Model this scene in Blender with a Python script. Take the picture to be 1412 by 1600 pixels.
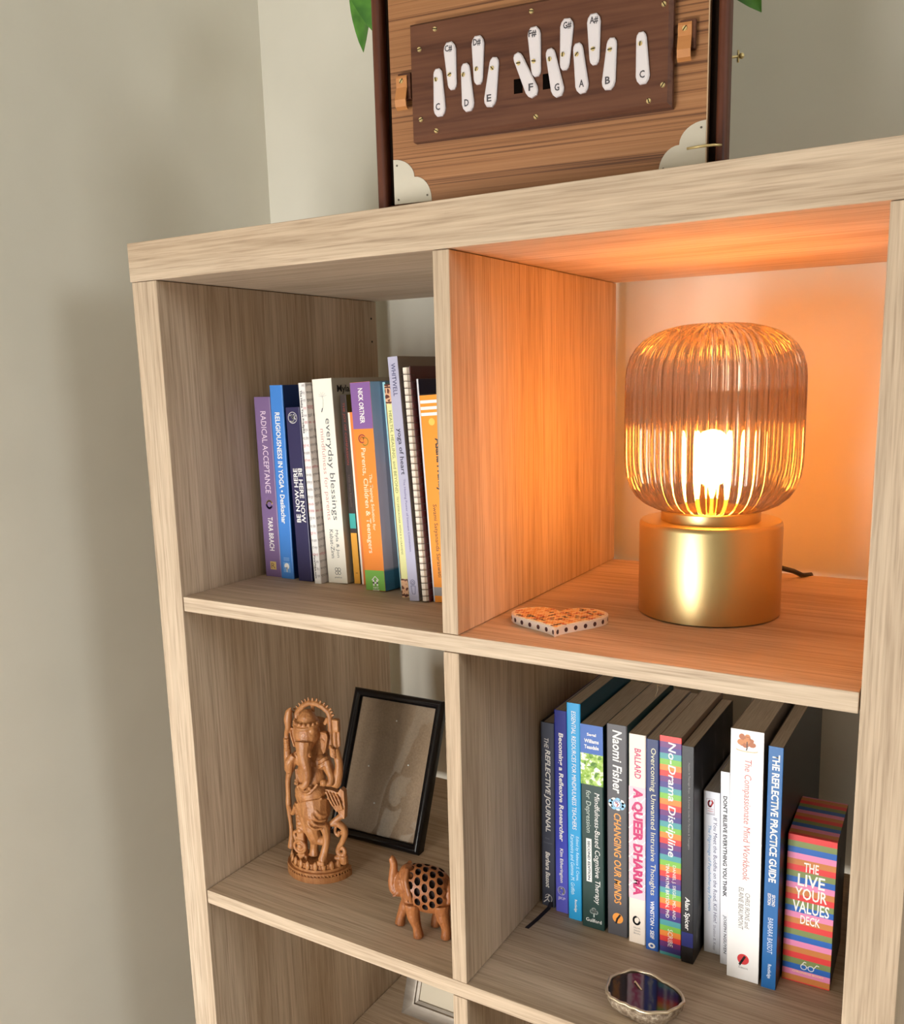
import bpy, bmesh, math, random
from mathutils import Vector, Matrix
random.seed(7)
for o in list(bpy.data.objects): bpy.data.objects.remove(o, do_unlink=True)
scene = bpy.context.scene
COL = scene.collection
PI = math.pi
# ------------------------------------------------------------------ units: centimetres, origin at the
# bookcase's front top left corner (x right, y towards the wall, z up); floor is 146.5 cm below
H = 146.5
def W(x, y, z): return (x*.01, y*.01, (z+H)*.01)
TO, TI, CELL, DEP = 3.90, 1.63, 33.5, 38.6      # outer panel, inner panel, cell, depth
Z1 = -TO-CELL; Z2 = Z1-TI-CELL; Z3 = Z2-TI-CELL; Z4 = Z3-TI-CELL
WX, WY = -17.4, 42.1                            # left wall, back wall

# ------------------------------------------------------------------ camera
cd = bpy.data.cameras.new('camera'); cam = bpy.data.objects.new('camera', cd); COL.objects.link(cam)
RX = ((0.8602758841,0.5092654816,-0.0239598098),(0.0733385310,-0.1701203967,-0.9826904449),(-0.5045263750,0.8436277140,-0.1836992570))
right, down, fwd = [Vector(r) for r in RX]
m = Matrix((right, -down, -fwd)).transposed().to_4x4()
m.translation = Vector(W(*(79.911,-67.998,-14.522)))
cam.matrix_world = m
cd.sensor_fit = 'HORIZONTAL'; cd.sensor_width = 36; cd.lens = 36*1426.05/1412
cd.shift_x = -(715.08-706)/1412; cd.shift_y = (856.44-800)/1412
cd.clip_start = .02
scene.camera = cam

# ------------------------------------------------------------------ light and exposure
w = bpy.data.worlds.new('sky'); scene.world = w; w.use_nodes = True
bg = w.node_tree.nodes['Background']; bg.inputs[0].default_value = (.80, .90, 1, 1); bg.inputs[1].default_value = 1.0
def area(name, loc, rot, sx, sy, power, col):
    l = bpy.data.lights.new(name, 'AREA'); l.shape = 'RECTANGLE'; l.size = sx; l.size_y = sy
    l.energy = power; l.color = col
    o = bpy.data.objects.new(name, l); COL.objects.link(o); o.location = loc; o.rotation_euler = rot
    return o
# daylight entering by the tall window of the front wall (behind the camera) plus fill light from a window added in the right wall
WIN = (-16, 50, -130, -25)         # x0, x1, z0, z1 of the front window
FY = -150                         # front wall
FILL_WIN = (-120, -30, 20, 106)        # y0, y1, z0, z1 of the added fill window
RXX = 340; CEIL = 110             # right wall, ceiling
area('front_daylight', W((WIN[0]+WIN[1])/2, FY-14, (WIN[2]+WIN[3])/2), (PI/2, 0, 0), (WIN[1]-WIN[0])*.01, (WIN[3]-WIN[2])*.01, 44, (1, .985, .965))
area('side_fill_light', W(RXX+14, (FILL_WIN[0]+FILL_WIN[1])/2, (FILL_WIN[2]+FILL_WIN[3])/2), (PI/2, 0, PI/2), (FILL_WIN[1]-FILL_WIN[0])*.01, (FILL_WIN[3]-FILL_WIN[2])*.01, 27, (.96, .985, 1))  # added fill light that lifts the left and back walls
scene.view_settings.view_transform = 'Standard'
scene.view_settings.look = 'None'
scene.view_settings.exposure = 0.0
scene.view_settings.gamma = 1.0
scene.view_settings.use_curve_mapping = False

# ------------------------------------------------------------------ helpers
def lin(c): 
    r = []
    for v in c[:3]:
        v /= 255.0
        r.append(v/12.92 if v <= .04045 else ((v+.055)/1.055)**2.4)
    return (r[0], r[1], r[2], 1)
MATS = {}
def mat(name, rgb=(200,200,200), rough=.5, metal=0.0, spec=.5, coat=0.0):
    if name in MATS: return MATS[name]
    m = bpy.data.materials.new(name); m.use_nodes = True
    b = m.node_tree.nodes['Principled BSDF']
    b.inputs['Base Color'].default_value = lin(rgb)
    b.inputs['Roughness'].default_value = rough; b.inputs['Metallic'].default_value = metal
    b.inputs['Specular IOR Level'].default_value = spec
    b.inputs['Coat Weight'].default_value = coat
    MATS[name] = m
    return m
def pm(rgb, rough=.42):
    return mat('print_%d_%d_%d' % tuple(rgb), rgb, rough)
def N(m, t, **kw):
    n = m.node_tree.nodes.new(t)
    for k, v in kw.items(): setattr(n, k, v)
    return n
def LK(m, a, b): m.node_tree.links.new(a, b)
def BS(m): return m.node_tree.nodes['Principled BSDF']
def ramp(m, stops, interp='LINEAR'):
    n = N(m, 'ShaderNodeValToRGB'); r = n.color_ramp; r.interpolation = interp
    while len(r.elements) < len(stops): r.elements.new(.5)
    for e, (p, c) in zip(r.elements, stops): e.position = p; e.color = lin(c)
    return n
def noise(m, vec, scale, detail=4, rough=.55, dist=0):
    n = N(m, 'ShaderNodeTexNoise'); n.inputs['Scale'].default_value = scale; n.inputs['Detail'].default_value = detail
    n.inputs['Roughness'].default_value = rough; n.inputs['Distortion'].default_value = dist
    LK(m, vec, n.inputs['Vector']); return n
def mapped(m, scale, loc=(0,0,0)):
    tc = N(m, 'ShaderNodeTexCoord'); mp = N(m, 'ShaderNodeMapping')
    mp.inputs['Scale'].default_value = scale; mp.inputs['Location'].default_value = loc
    LK(m, tc.outputs['Object'], mp.inputs['Vector']); return mp.outputs[0]
def mixc(m, fac, a, b, mode='MIX'):
    n = N(m, 'ShaderNodeMix', data_type='RGBA', blend_type=mode)
    if isinstance(fac, float): n.inputs[0].default_value = fac
    else: LK(m, fac, n.inputs[0])
    LK(m, a, n.inputs[6]); LK(m, b, n.inputs[7]); return n.outputs[2]
def bump(m, h, strength, dist=.001):
    n = N(m, 'ShaderNodeBump'); n.inputs['Strength'].default_value = strength; n.inputs['Distance'].default_value = dist
    LK(m, h, n.inputs['Height']); LK(m, n.outputs[0], BS(m).inputs['Normal'])

class MB:
    """collects shapes (in cm); build() links them as ONE mesh object"""
    def __init__(s): s.v = []; s.f = []; s.mi = []; s.m = 0; s.sm = []; s.smooth = False
    def add(s, vs, fs):
        o = len(s.v); s.v += [tuple(q) for q in vs]
        for f in fs: s.f.append([i+o for i in f]); s.mi.append(s.m); s.sm.append(s.smooth)
        return s
    def box(s, x0, y0, z0, x1, y1, z1, bv=0):
        if bv <= 0:
            v = [(x0,y0,z0),(x1,y0,z0),(x1,y1,z0),(x0,y1,z0),(x0,y0,z1),(x1,y0,z1),(x1,y1,z1),(x0,y1,z1)]
            return s.add(v, [(0,3,2,1),(4,5,6,7),(0,1,5,4),(1,2,6,5),(2,3,7,6),(3,0,4,7)])
        bm = bmesh.new(); bmesh.ops.create_cube(bm, size=1)
        for q in bm.verts:
            q.co = Vector((x0 if q.co.x < 0 else x1, y0 if q.co.y < 0 else y1, z0 if q.co.z < 0 else z1))
        bmesh.ops.bevel(bm, geom=bm.edges[:], offset=bv, segments=2, profile=.5, affect='EDGES')
        s.add_bm(bm); return s
    def add_bm(s, bm, mtx=None):
        bm.verts.ensure_lookup_table()
        s.add([(mtx @ q.co if mtx else q.co) for q in bm.verts], [[q.index for q in f.verts] for f in bm.faces]); bm.free()
    def prism(s, pts, axis, a, b, top=None):
        """extrude a 2-D outline; axis 'y': pts are (x, z); 'z': pts are (x, y); 'x': pts are (y, z). top = inset outline for the face at a"""
        n = len(pts)
        def P(p, t):
            return {'y': (p[0], t, p[1]), 'z': (p[0], p[1], t), 'x': (t, p[0], p[1])}[axis]
        v = [P(p, a) for p in (top or pts)] + [P(p, b) for p in pts]
        f = [tuple(range(n)), tuple(range(2*n-1, n-1, -1))]
        for i in range(n): j = (i+1) % n; f.append((i, i+n, j+n, j))
        return s.add(v, f)
    def lathe(s, prof, n=48, c=(0,0), cap=True, rib=None):
        v = []; f = []
        for r, z in prof:
            for k in range(n):
                a = 2*PI*k/n; q = r*(rib(a, r, z) if rib else 1)
                v.append((c[0]+q*math.cos(a), c[1]+q*math.sin(a), z))
        for i in range(len(prof)-1):
            for k in range(n):
                l = (k+1) % n; f.append((i*n+k, i*n+l, (i+1)*n+l, (i+1)*n+k))
        if cap: f.append(tuple(range(n-1, -1, -1))); f.append(tuple(range((len(prof)-1)*n, len(prof)*n)))
        return s.add(v, f)
    def tube(s, pts, r, n=8, closed=False):
        pts = [Vector(p) for p in pts]; m_ = len(pts)
        rs = r if isinstance(r, (list, tuple)) else [r]*m_
        v = []; f = []; up = None
        for i, p in enumerate(pts):
            if closed: t = pts[(i+1) % m_]-pts[i-1]
            else: t = pts[min(i+1, m_-1)]-pts[max(i-1, 0)]
            t.normalize()
            if up is None: up = Vector((0,0,1)) if abs(t.z) < .9 else Vector((1,0,0))
            a = t.cross(up).normalized(); b = a.cross(t); up = b
            for k in range(n):
                q = 2*PI*k/n; v.append(p+(a*math.cos(q)+b*math.sin(q))*rs[i])
        rng = m_ if closed else m_-1
        for i in range(rng):
            j = (i+1) % m_
            for k in range(n): l = (k+1) % n; f.append((i*n+k, j*n+k, j*n+l, i*n+l))
        if not closed: f.append(tuple(range(n))); f.append(tuple(range(m_*n-1, (m_-1)*n-1, -1)))
        return s.add(v, f)
    def ball(s, c, r, nu=30, nv=20, rot=None):
        r = r if isinstance(r, (list, tuple)) else (r, r, r); v = []; f = []
        Rm = Matrix.Rotation(rot[0], 3, rot[1]) if rot else None
        def q(p):
            p = Vector(p)
            if Rm: p = Rm @ p
            return (c[0]+p.x, c[1]+p.y, c[2]+p.z)
        v.append(q((0,0,-r[2])))
        for i in range(1, nv):
            a = PI*i/nv-PI/2
            for k in range(nu):
                b = 2*PI*k/nu; v.append(q((r[0]*math.cos(a)*math.cos(b), r[1]*math.cos(a)*math.sin(b), r[2]*math.sin(a))))
        v.append(q((0,0,r[2]))); e = len(v)-1
        for k in range(nu):
            l = (k+1) % nu; f.append((0, 1+l, 1+k)); f.append((e, e-nu+k, e-nu+l))
            for i in range(nv-2): f.append((1+i*nu+k, 1+i*nu+l, 1+(i+1)*nu+l, 1+(i+1)*nu+k))
        return s.add(v, f)
    def mesh(s, name, mats, fix=True):
        me = bpy.data.meshes.new(name)
        me.from_pydata([(x*.01, y*.01, z*.01) for x, y, z in s.v], [], s.f)
        for k in (mats if isinstance(mats, (list, tuple)) else [mats]): me.materials.append(k)
        for p, i, sm in zip(me.polygons, s.mi, s.sm): p.material_index = i; p.use_smooth = sm
        if fix:
            bm = bmesh.new(); bm.from_mesh(me); bmesh.ops.recalc_face_normals(bm, faces=bm.faces); bm.to_mesh(me); bm.free()
        me.update(); return me
    def build(s, name, mats, parent=None, loc=None, fix=True):
        return link(name, s.mesh(name, mats, fix), parent, loc)
def link(name, data, parent=None, loc=None):
    o = bpy.data.objects.new(name, data); COL.objects.link(o)
    if parent: o.parent = parent
    if loc: o.location = tuple(q*.01 for q in loc) if parent else W(*loc)
    return o
def smooth_angle(o, deg=35):
    me = o.data
    for p in me.polygons: p.use_smooth = True
    bm = bmesh.new(); bm.from_mesh(me)
    for e in bm.edges:
        if len(e.link_faces) == 2 and e.calc_face_angle(0) > math.radians(deg): e.smooth = False
    bm.to_mesh(me); bm.free(); return o
def tag(o, label, cat, group=None, kind=None):
    o['label'] = label
    if cat: o['category'] = cat
    if group: o['group'] = group
    if kind: o['kind'] = kind
    return o
def thing(name, label, cat, x, y, z, rz=0, ry=0, group=None, rx=0):
    o = bpy.data.objects.new(name, None); COL.objects.link(o); o.location = W(x, y, z); o.rotation_euler = (rx, ry, rz)
    o.empty_display_size = .02
    return tag(o, label, cat, group)
def struct(o): o['kind'] = 'structure'; return o

TEXTS = []
def text(parent, s, xc, zt, zb, hgt, m, y=-.012, up=False, horiz=False, shear=0, bold=0, name='lettering'):
    """flat print on a spine (local x across, z up, y = 0 the spine). Reads downwards from zt to zb; up = reads upwards;
    horiz = upright line centred on xc between x = zt and x = zb with its middle at z = hgt[1]"""
    TEXTS.append((parent, s, xc, zt, zb, hgt, m, y, up, horiz, shear, bold, name))
def flush_texts():
    tmp = []
    for T in TEXTS:
        cu = bpy.data.curves.new('txt', 'FONT'); cu.body = T[1]; cu.size = 1; cu.resolution_u = 2; cu.shear = T[10]; cu.offset = T[11]
        cu.fill_mode = 'FRONT'
        o = bpy.data.objects.new('txt', cu); COL.objects.link(o); tmp.append(o)
    bpy.context.view_layer.update()
    dg = bpy.context.evaluated_depsgraph_get()
    for o, T in zip(tmp, TEXTS):
        parent, s, xc, zt, zb, hgt, m_, y, up, horiz, shear, bold, name = T
        me = bpy.data.meshes.new_from_object(o.evaluated_get(dg))
        if len(me.vertices):
            xs = [v.co.x for v in me.vertices]; ys = [v.co.y for v in me.vertices]
            x0, x1, y0, y1 = min(xs), max(xs), min(ys), max(ys)
            dx = max(x1-x0, 1e-4); dy = max(y1-y0, 1e-4)
            for v in me.vertices:
                a = (v.co.x-x0)/dx; b = (v.co.y-y0)/dy
                if horiz: q = (zt+(zb-zt)*a, y, hgt[1]+(b-.5)*hgt[0])
                elif up: q = (xc-(b-.5)*hgt, y, zb+(zt-zb)*a)
                else: q = (xc+(b-.5)*hgt, y, zt+(zb-zt)*a)
                v.co = Vector(q)*.01
            me.materials.clear(); me.materials.append(m_)
            me.update()
            link(name, me, parent)
        bpy.data.objects.remove(o, do_unlink=True)
def rect(parent, x0, x1, z0, z1, m_, y=-.006, name='print_panel'):
    return MB().box(x0, y, z0, x1, .01, z1).build(name, m_, parent)
def disc(parent, x, z, rx, rz, m_, y=-.012, n=24, name='emblem'):
    return MB().prism([(x+rx*math.cos(2*PI*k/n), z+rz*math.sin(2*PI*k/n)) for k in range(n)], 'y', y, .005).build(name, m_, parent)
def stroke(parent, pts, wd, m_, y=-.014, name='emblem'):
    mb = MB()
    for a, b in zip(pts, pts[1:]):
        dx, dz = b[0]-a[0], b[1]-a[1]; L = math.hypot(dx, dz) or 1; nx, nz = -dz/L*wd/2, dx/L*wd/2
        ex, ez = dx/L*wd*.3, dz/L*wd*.3
        mb.prism([(a[0]+nx-ex,a[1]+nz-ez),(b[0]+nx+ex,b[1]+nz+ez),(b[0]-nx+ex,b[1]-nz+ez),(a[0]-nx-ex,a[1]-nz-ez)], 'y', y, .005)
    return mb.build(name, m_, parent)
def arc(cx, cz, rx, rz, a0, a1, n=12):
    return [(cx+rx*math.cos(math.radians(a0+(a1-a0)*k/n)), cz+rz*math.sin(math.radians(a0+(a1-a0)*k/n))) for k in range(n+1)]

# ------------------------------------------------------------------ materials
def oak(name, axis, seed=0):
    """grey-brown printed oak foil, grain along axis"""
    if name in MATS: return MATS[name]
    m = mat(name, (200,170,135), .62, 0, .22)
    def sc(across, along): return tuple(along if 'XYZ'[i] == axis else across for i in range(3))
    v1 = mapped(m, sc(520, 14), (seed, seed*.7, seed*.3)); n1 = noise(m, v1, 1, 3, .6, .25)
    v2 = mapped(m, sc(150, 5), (seed*2.1, 3, seed)); n2 = noise(m, v2, 1, 3, .6, .5)
    v3 = mapped(m, sc(16, .6), (seed, 9, seed*1.7)); n3 = noise(m, v3, 1, 1, .4)
    r1 = ramp(m, [(.28,(148,126,104)), (.46,(192,170,145)), (.62,(210,190,165))]); LK(m, n1.outputs[0], r1.inputs[0])
    r2 = ramp(m, [(.3,(160,140,118)), (.6,(216,196,172))]); LK(m, n2.outputs[0], r2.inputs[0])
    r3 = ramp(m, [(.3,(205,190,170)), (.7,(255,255,255))]); LK(m, n3.outputs[0], r3.inputs[0])
    c = mixc(m, .45, r1.outputs[0], r2.outputs[0]); c = mixc(m, .55, c, r3.outputs[0], 'MULTIPLY')
    LK(m, c, BS(m).inputs['Base Color']); bump(m, n1.outputs[0], .12, .0006)
    return m
OX, OZ = oak('oak_foil_horizontal', 'X', 1.3), oak('oak_foil_vertical', 'Z', 4.2)
def paint(name, rgb):
    m = mat(name, rgb, .75, spec=.25)
    v = mapped(m, (1,1,1)); n = noise(m, v, 220, 4, .6); n2 = noise(m, v, 9, 3, .5)
    r = ramp(m, [(.35, tuple(int(c*.985) for c in rgb)), (.65, rgb)]); LK(m, n2.outputs[0], r.inputs[0])
    LK(m, r.outputs[0], BS(m).inputs['Base Color']); bump(m, n.outputs[0], .10, .0006); return m
WALL = paint('sage_wall_paint', (222,217,202))
PAPER = mat('book_paper', (205,196,182), .85)
_v = mapped(PAPER, (2200, 30, 30)); _n = noise(PAPER, _v, 1, 2)
_r = ramp(PAPER, [(.35,(186,176,160)), (.65,(214,206,192))]); LK(PAPER, _n.outputs[0], _r.inputs[0]); LK(PAPER, _r.outputs[0], BS(PAPER).inputs['Base Color'])
BRASS = mat('brushed_brass', (200,178,126), .36, 1.0)
_v = mapped(BRASS, (30,30,1500)); _n = noise(BRASS, _v, 1, 2); bump(BRASS, _n.outputs[0], .06, .0003)
SCREWM = mat('brass_screw_metal', (228,206,146), .35, .6)
DARKM = mat('slot_shadow_black', (14,10,8), .9, 0, 0)
WHITE = pm((244,241,236)); BLACK = pm((26,24,26))

# ------------------------------------------------------------------ the room
def wall(name, x0, y0, z0, x1, y1, z1, m_): return struct(MB().box(x0, y0, z0, x1, y1, z1).build(name, m_, None, (0,0,0)))
wall('wall_left', WX-12, FY-12, -H, WX, WY+12, CEIL, WALL)
wall('wall_back', WX, WY, -H, RXX, WY+12, CEIL, WALL)
rw = MB()
rw.box(RXX, FY-12, -H, RXX+12, FILL_WIN[0], CEIL).box(RXX, FILL_WIN[1], -H, RXX+12, WY+12, CEIL).box(RXX, FILL_WIN[0], -H, RXX+12, FILL_WIN[1], FILL_WIN[2]).box(RXX, FILL_WIN[0], FILL_WIN[3], RXX+12, FILL_WIN[1], CEIL)
struct(rw.build('wall_right', WALL, None, (0,0,0)))
fw = MB()
fw.box(WX, FY-12, -H, WIN[0], FY, CEIL).box(WIN[1], FY-12, -H, RXX, FY, CEIL)
fw.box(WIN[0], FY-12, -H, WIN[1], FY, WIN[2]).box(WIN[0], FY-12, WIN[3], WIN[1], FY, CEIL)
struct(fw.build('wall_front', WALL, None, (0,0,0)))
fl = mat('oak_floorboards', (150,115,80), .45)
_v = mapped(fl, (60, 3, 60)); _n = noise(fl, _v, 1, 4); _r = ramp(fl, [(.3,(70,50,34)), (.7,(104,78,54))]); LK(fl, _n.outputs[0], _r.inputs[0]); LK(fl, _r.outputs[0], BS(fl).inputs['Base Color'])
wall('floor', WX-12, FY-12, -H-10, RXX+12, WY+12, -H, fl)
wall('ceiling', WX-12, FY-12, CEIL, RXX+12, WY+12, CEIL+10, mat('ceiling_white', (238,236,230), .8))
wf = struct(bpy.data.objects.new('window_1', None)); COL.objects.link(wf)
UPVC = mat('white_window_frame', (240,240,238), .4)
for nm, a in (('frame_rail', (WIN[0], WIN[2], WIN[1], WIN[2]+5)), ('frame_rail', (WIN[0], WIN[3]-5, WIN[1], WIN[3])), ('frame_stile', (WIN[0], WIN[2], WIN[0]+5, WIN[3])), ('frame_stile', (WIN[1]-5, WIN[2], WIN[1], WIN[3])), ('mullion', ((WIN[0]+WIN[1])/2-2.5, WIN[2], (WIN[0]+WIN[1])/2+2.5, WIN[3]))):
    MB().box(a[0], FY-9, a[1], a[2], FY-4, a[3]).build(nm, UPVC, wf, None).location = (0, 0, H*.01)

wg = struct(bpy.data.objects.new('added_fill_window', None)); COL.objects.link(wg)  # window added to go with the side fill light
for nm, a in (('frame_rail', (FILL_WIN[0], FILL_WIN[2], FILL_WIN[1], FILL_WIN[2]+5)), ('frame_rail', (FILL_WIN[0], FILL_WIN[3]-5, FILL_WIN[1], FILL_WIN[3])), ('frame_stile', (FILL_WIN[0], FILL_WIN[2], FILL_WIN[0]+5, FILL_WIN[3])), ('frame_stile', (FILL_WIN[1]-5, FILL_WIN[2], FILL_WIN[1], FILL_WIN[3])), ('mullion', ((FILL_WIN[0]+FILL_WIN[1])/2-2.5, FILL_WIN[2], (FILL_WIN[0]+FILL_WIN[1])/2+2.5, FILL_WIN[3]))):
    MB().box(RXX+4, a[0], a[1], RXX+9, a[2], a[3]).build(nm, UPVC, wg, None).location = (0, 0, H*.01)

# ------------------------------------------------------------------ bookcase
bc = thing('bookcase', 'grey-brown oak-effect open cube bookcase against the pale wall', 'bookcase', 0, 0, 0)
XA, XB, XC, XD = TO, TO+CELL, TO+CELL+TI, TO+2*CELL+TI
XE = XD+TO
g = .06      # hairline joint
def panel(name, x0, z0, x1, z1, m_, y0=0, bv=.07): return MB().box(x0, y0, z0, x1, DEP, z1, bv).build(name, m_, bc)
panel('top_panel', 0, -TO, XE, 0, OX)
panel('bottom_panel', 0, Z4-TO, XE, Z4, OX)
panel('side_panel', .25, Z4+g, XA, -TO-g, OZ); panel('side_panel', XD, Z4+g, XE-.25, -TO-g, OZ)
for z in (Z1, Z2, Z3): panel('shelf', XA+.12, z-TI, XD-.12, z, OX, .08)
for za, zb in ((Z1, -TO), (Z2, Z1-TI), (Z3, Z2-TI), (Z4, Z3-TI)): panel('divider', XB, za+g, XC, zb-g, OZ, .05)
hm = mat('drilled_hole_dark', (30,22,16), .9)  # dark discs, coloured as the shade inside drilled holes
for z in (-6.28, -9.38): MB().prism(arc(37.35, z, .16, .16, 0, 345, 15), 'x', XA-.02, XA+.015).build('dowel_hole', hm, bc)

# ------------------------------------------------------------------ books
def stripes(name, cols, step, axis, off=0, rough=.42):
    """printed colour bands"""
    if name in MATS: return MATS[name]
    m = mat(name, (200,200,200), rough)
    tc = N(m, 'ShaderNodeTexCoord'); sp = N(m, 'ShaderNodeSeparateXYZ'); LK(m, tc.outputs['Object'], sp.inputs[0])
    a = N(m, 'ShaderNodeMath', operation='ADD'); LK(m, sp.outputs[axis], a.inputs[0]); a.inputs[1].default_value = off*.01+10*step*len(cols)*.01
    b = N(m, 'ShaderNodeMath', operation='DIVIDE'); LK(m, a.outputs[0], b.inputs[0]); b.inputs[1].default_value = step*len(cols)*.01
    c = N(m, 'ShaderNodeMath', operation='FRACT'); LK(m, b.outputs[0], c.inputs[0])
    r = ramp(m, [(i/len(cols), q) for i, q in enumerate(cols)], 'CONSTANT'); LK(m, c.outputs[0], r.inputs[0])
    LK(m, r.outputs[0], BS(m).inputs['Base Color']); return m
def fade(name, stops, h, rough=.42):
    """a colour blend running up the cover"""
    m = mat(name, (200,200,200), rough)
    tc = N(m, 'ShaderNodeTexCoord'); sp = N(m, 'ShaderNodeSeparateXYZ'); LK(m, tc.outputs['Object'], sp.inputs[0])
    b = N(m, 'ShaderNodeMath', operation='DIVIDE'); LK(m, sp.outputs[2], b.inputs[0]); b.inputs[1].default_value = h*.01
    r = ramp(m, stops); LK(m, b.outputs[0], r.inputs[0]); LK(m, r.outputs[0], BS(m).inputs['Base Color']); return m

def book(label, X, Y, zs, w, h, lean, spine, cover=None, depth=15, ct=.05, group=None, hard=False, name='paperback_book', paper=None, rnd=None):
    root = thing(name, label, 'book', X, Y, zs+.01, 0, math.atan2(lean, h), group)
    cover = cover or spine
    r = rnd if rnd is not None else min(.13, w*.16); o = .14 if hard else 0
    out = [(0,depth), (0,r), (r*.3,r*.3), (r,0), (w-r,0), (w-r*.3,r*.3), (w,r), (w,depth), (w-ct,depth), (w-ct,ct), (ct,ct), (ct,depth)]
    mb = MB(); n = len(out); mb.m = 1
    mb.prism(out, 'z', 0, h)
    for i in range(len(mb.f)):
        f = mb.f[i]
        ys = [mb.v[k][1] for k in f]
        if len(f) == 4 and max(ys) <= r+1e-6: mb.mi[i] = 0
    c = mb.build('cover', [spine, cover], root)
    MB().box(ct+.003, ct+.003, .03+o, w-ct-.003, depth-.12-o*2, h-.04-o).build('pages', paper or PAPER, root)
    return root

GU = 'books standing in the upper left cube'; GL = 'books standing in the lower right cube'
def yz(top, bot, h): return lambda y: h*(1-(y-top)/(bot-top))      # print heights measured on the spine

# --- upper left cube
b = book('purple paperback at the left end of the upper row of books', 4.93, 12.3, Z1, 2.5, 21.2, -.18, pm((124,99,142)), group=GU)
q = yz(305,1372,21.2); c = pm((236,216,232))
text(b, 'RADICAL ACCEPTANCE', 1.3, q(388), q(868), .82, c); text(b, 'TARA BRACH', 1.3, q(1010), q(1213), .74, WHITE, bold=.015)
stroke(b, arc(1.35, q(938), .45, .5, 20, 170, 8), .2, pm((190,160,110))); stroke(b, arc(1.3, q(930), .42, .55, 190, 330, 8), .24, pm((62,44,92)))
rect(b, .85, 1.75, q(1328), q(1280), pm((214,182,110)), -.012, 'emblem'); text(b, 'R', 0, 1.0, 1.6, (.65, q(1304)), pm((120,92,70)), -.02, horiz=True)
b = book('bright blue paperback with white serif lettering between purple and navy books', 7.5, 12.15, Z1, 1.9, 22.5, -.10, pm((66,132,212)), pm((20,52,112)), group=GU)
q = yz(235,1388,22.5)
text(b, 'RELIGIOUSNESS IN YOGA \u2022 Desikachar', .95, q(392), q(1052), .72, WHITE, bold=.02)
rect(b, .45, 1.5, q(1350), q(1288), pm((110,165,225)), -.012, 'emblem'); disc(b, .97, q(1312), .36, .38, WHITE, -.02); rect(b, .9, 1.04, q(1348), q(1318), WHITE, -.02, 'emblem'); rect(b, .6, .95, q(1326), q(1320), pm((66,132,212)), -.025, 'emblem')
for k, y in enumerate((1260, 1268, 1276)): rect(b, .55, 1.4, q(y+2), q(y-1), pm((150,190,235)), -.012, 'small_print')
b = book('dark navy paperback with white round emblem and mirrored white title', 10.35, 11.9, Z1, 2.1, 20.0, -.55, pm((46,42,84)), pm((36,34,66)), group=GU)
q = yz(370,1400,20.0)
stroke(b, arc(1.0, q(430), .62, .62, 0, 360, 28), .06, WHITE); stroke(b, arc(.85, q(424), .28, .2, -60, 140, 10)[::-1]+arc(.85, q(440), .3, .26, 80, -130, 10), .13, WHITE)
stroke(b, [(1.05, q(432)), (1.28, q(428)), (1.38, q(440))], .11, WHITE); stroke(b, arc(1.22, q(418), .18, .12, 180, 360, 6), .08, WHITE); disc(b, 1.22, q(412), .06, .06, WHITE)
text(b, 'BE HERE NOW', 1.5, q(725), q(1045), .62, WHITE, bold=.02); text(b, 'BE NOW HERE', .78, q(725), q(1045), .62, WHITE, up=True, bold=.02)
# sanskrit text book
SK = pm((244,241,238)); SKC = pm((214,206,202))
b = book('white paperback covered in rows of grey and red script', 13.1, 11.45, Z1, .95, 22.7, -.85, SK, SKC, group=GU)
q = yz(222,1418,22.7)
words = ['हठयोग', 'प्रदीपिका', 'योग', 'सिद्ध', 'प्राणायाम', 'कर्म', 'मुद्रा', 'नाद', 'गुरुवे', 'नमः', 'श्री', 'आदिनाथ']
gk = pm((128,122,124)); rk = pm((206,120,130)); SANS = []
for k in range(27):
    z = q(238+k*43.6)
    if (236+k*43.6 < 520 and k < 7) or k > 23: wd = (.5, .9)
    else: wd = (.05, .88)
    SANS.append((b, z, wd, rk if k in (3,5,8,10,11,16,17,20,23) else gk, k))
text(b, 'The Hatha Yoga Pradipika', .3, q(265), q(515), .34, BLACK, bold=.03); text(b, 'YogaVidya.com', .3, q(1240), q(1385), .32, BLACK, bold=.03)
# everyday blessings
b = book('thick cream paperback with thin grey title and dandelion seed', 14.25, 12.6, Z1, 2.72, 23.05, -.95, pm((247,242,228)), pm((196,188,170)), group=GU, rnd=.06)
q = yz(195,1415,23.05); gy = pm((92,94,100)); pk = pm((206,156,152))
text(b, 'everyday blessings', 1.72, q(425), q(1030), .98, gy); text(b, 'mindfulness for parents', .82, q(485), q(1030), .72, pk)
text(b, 'Myla & Jon', 1.72, q(1090), q(1258), .52, gy); text(b, 'Kabat-Zinn', 1.0, q(1088), q(1262), .52, gy)
for dx in (-.2, .2):
    for dz in (-.2, .2): stroke(b, arc(1.5+dx, q(1342)+dz, .19, .19, 0, 360, 14), .05, gy)
text(b, 'piatkus', 0, 1.0, 2.0, (.22, q(1381)), gy, horiz=True)
dl = pm((158,158,160)); stem = [(1.32, q(300)), (1.38, q(320)), (1.33, q(350)), (1.2, q(372))]
stroke(b, stem, .04, dl); stroke(b, [(1.2, q(366)), (1.05, q(386))], .12, pm((70,74,92)))
for a in (20, 50, 80, 110, 140, 165): stroke(b, [(1.32, q(300)), (1.32+.62*math.cos(math.radians(a)), q(300)+.55*math.sin(math.radians(a)))], .03, pm((190,188,186)))
cv = bpy.data.objects.new('cover_print', None); COL.objects.link(cv); cv.parent = b; cv.location = (.02725, 0, 0); cv.rotation_euler = (0, 0, PI/2)
text(cv, 'Myla & Jon', 0, .9, 6.2, (1.0, q(262)), BLACK, -.02, horiz=True, bold=.02)
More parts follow.
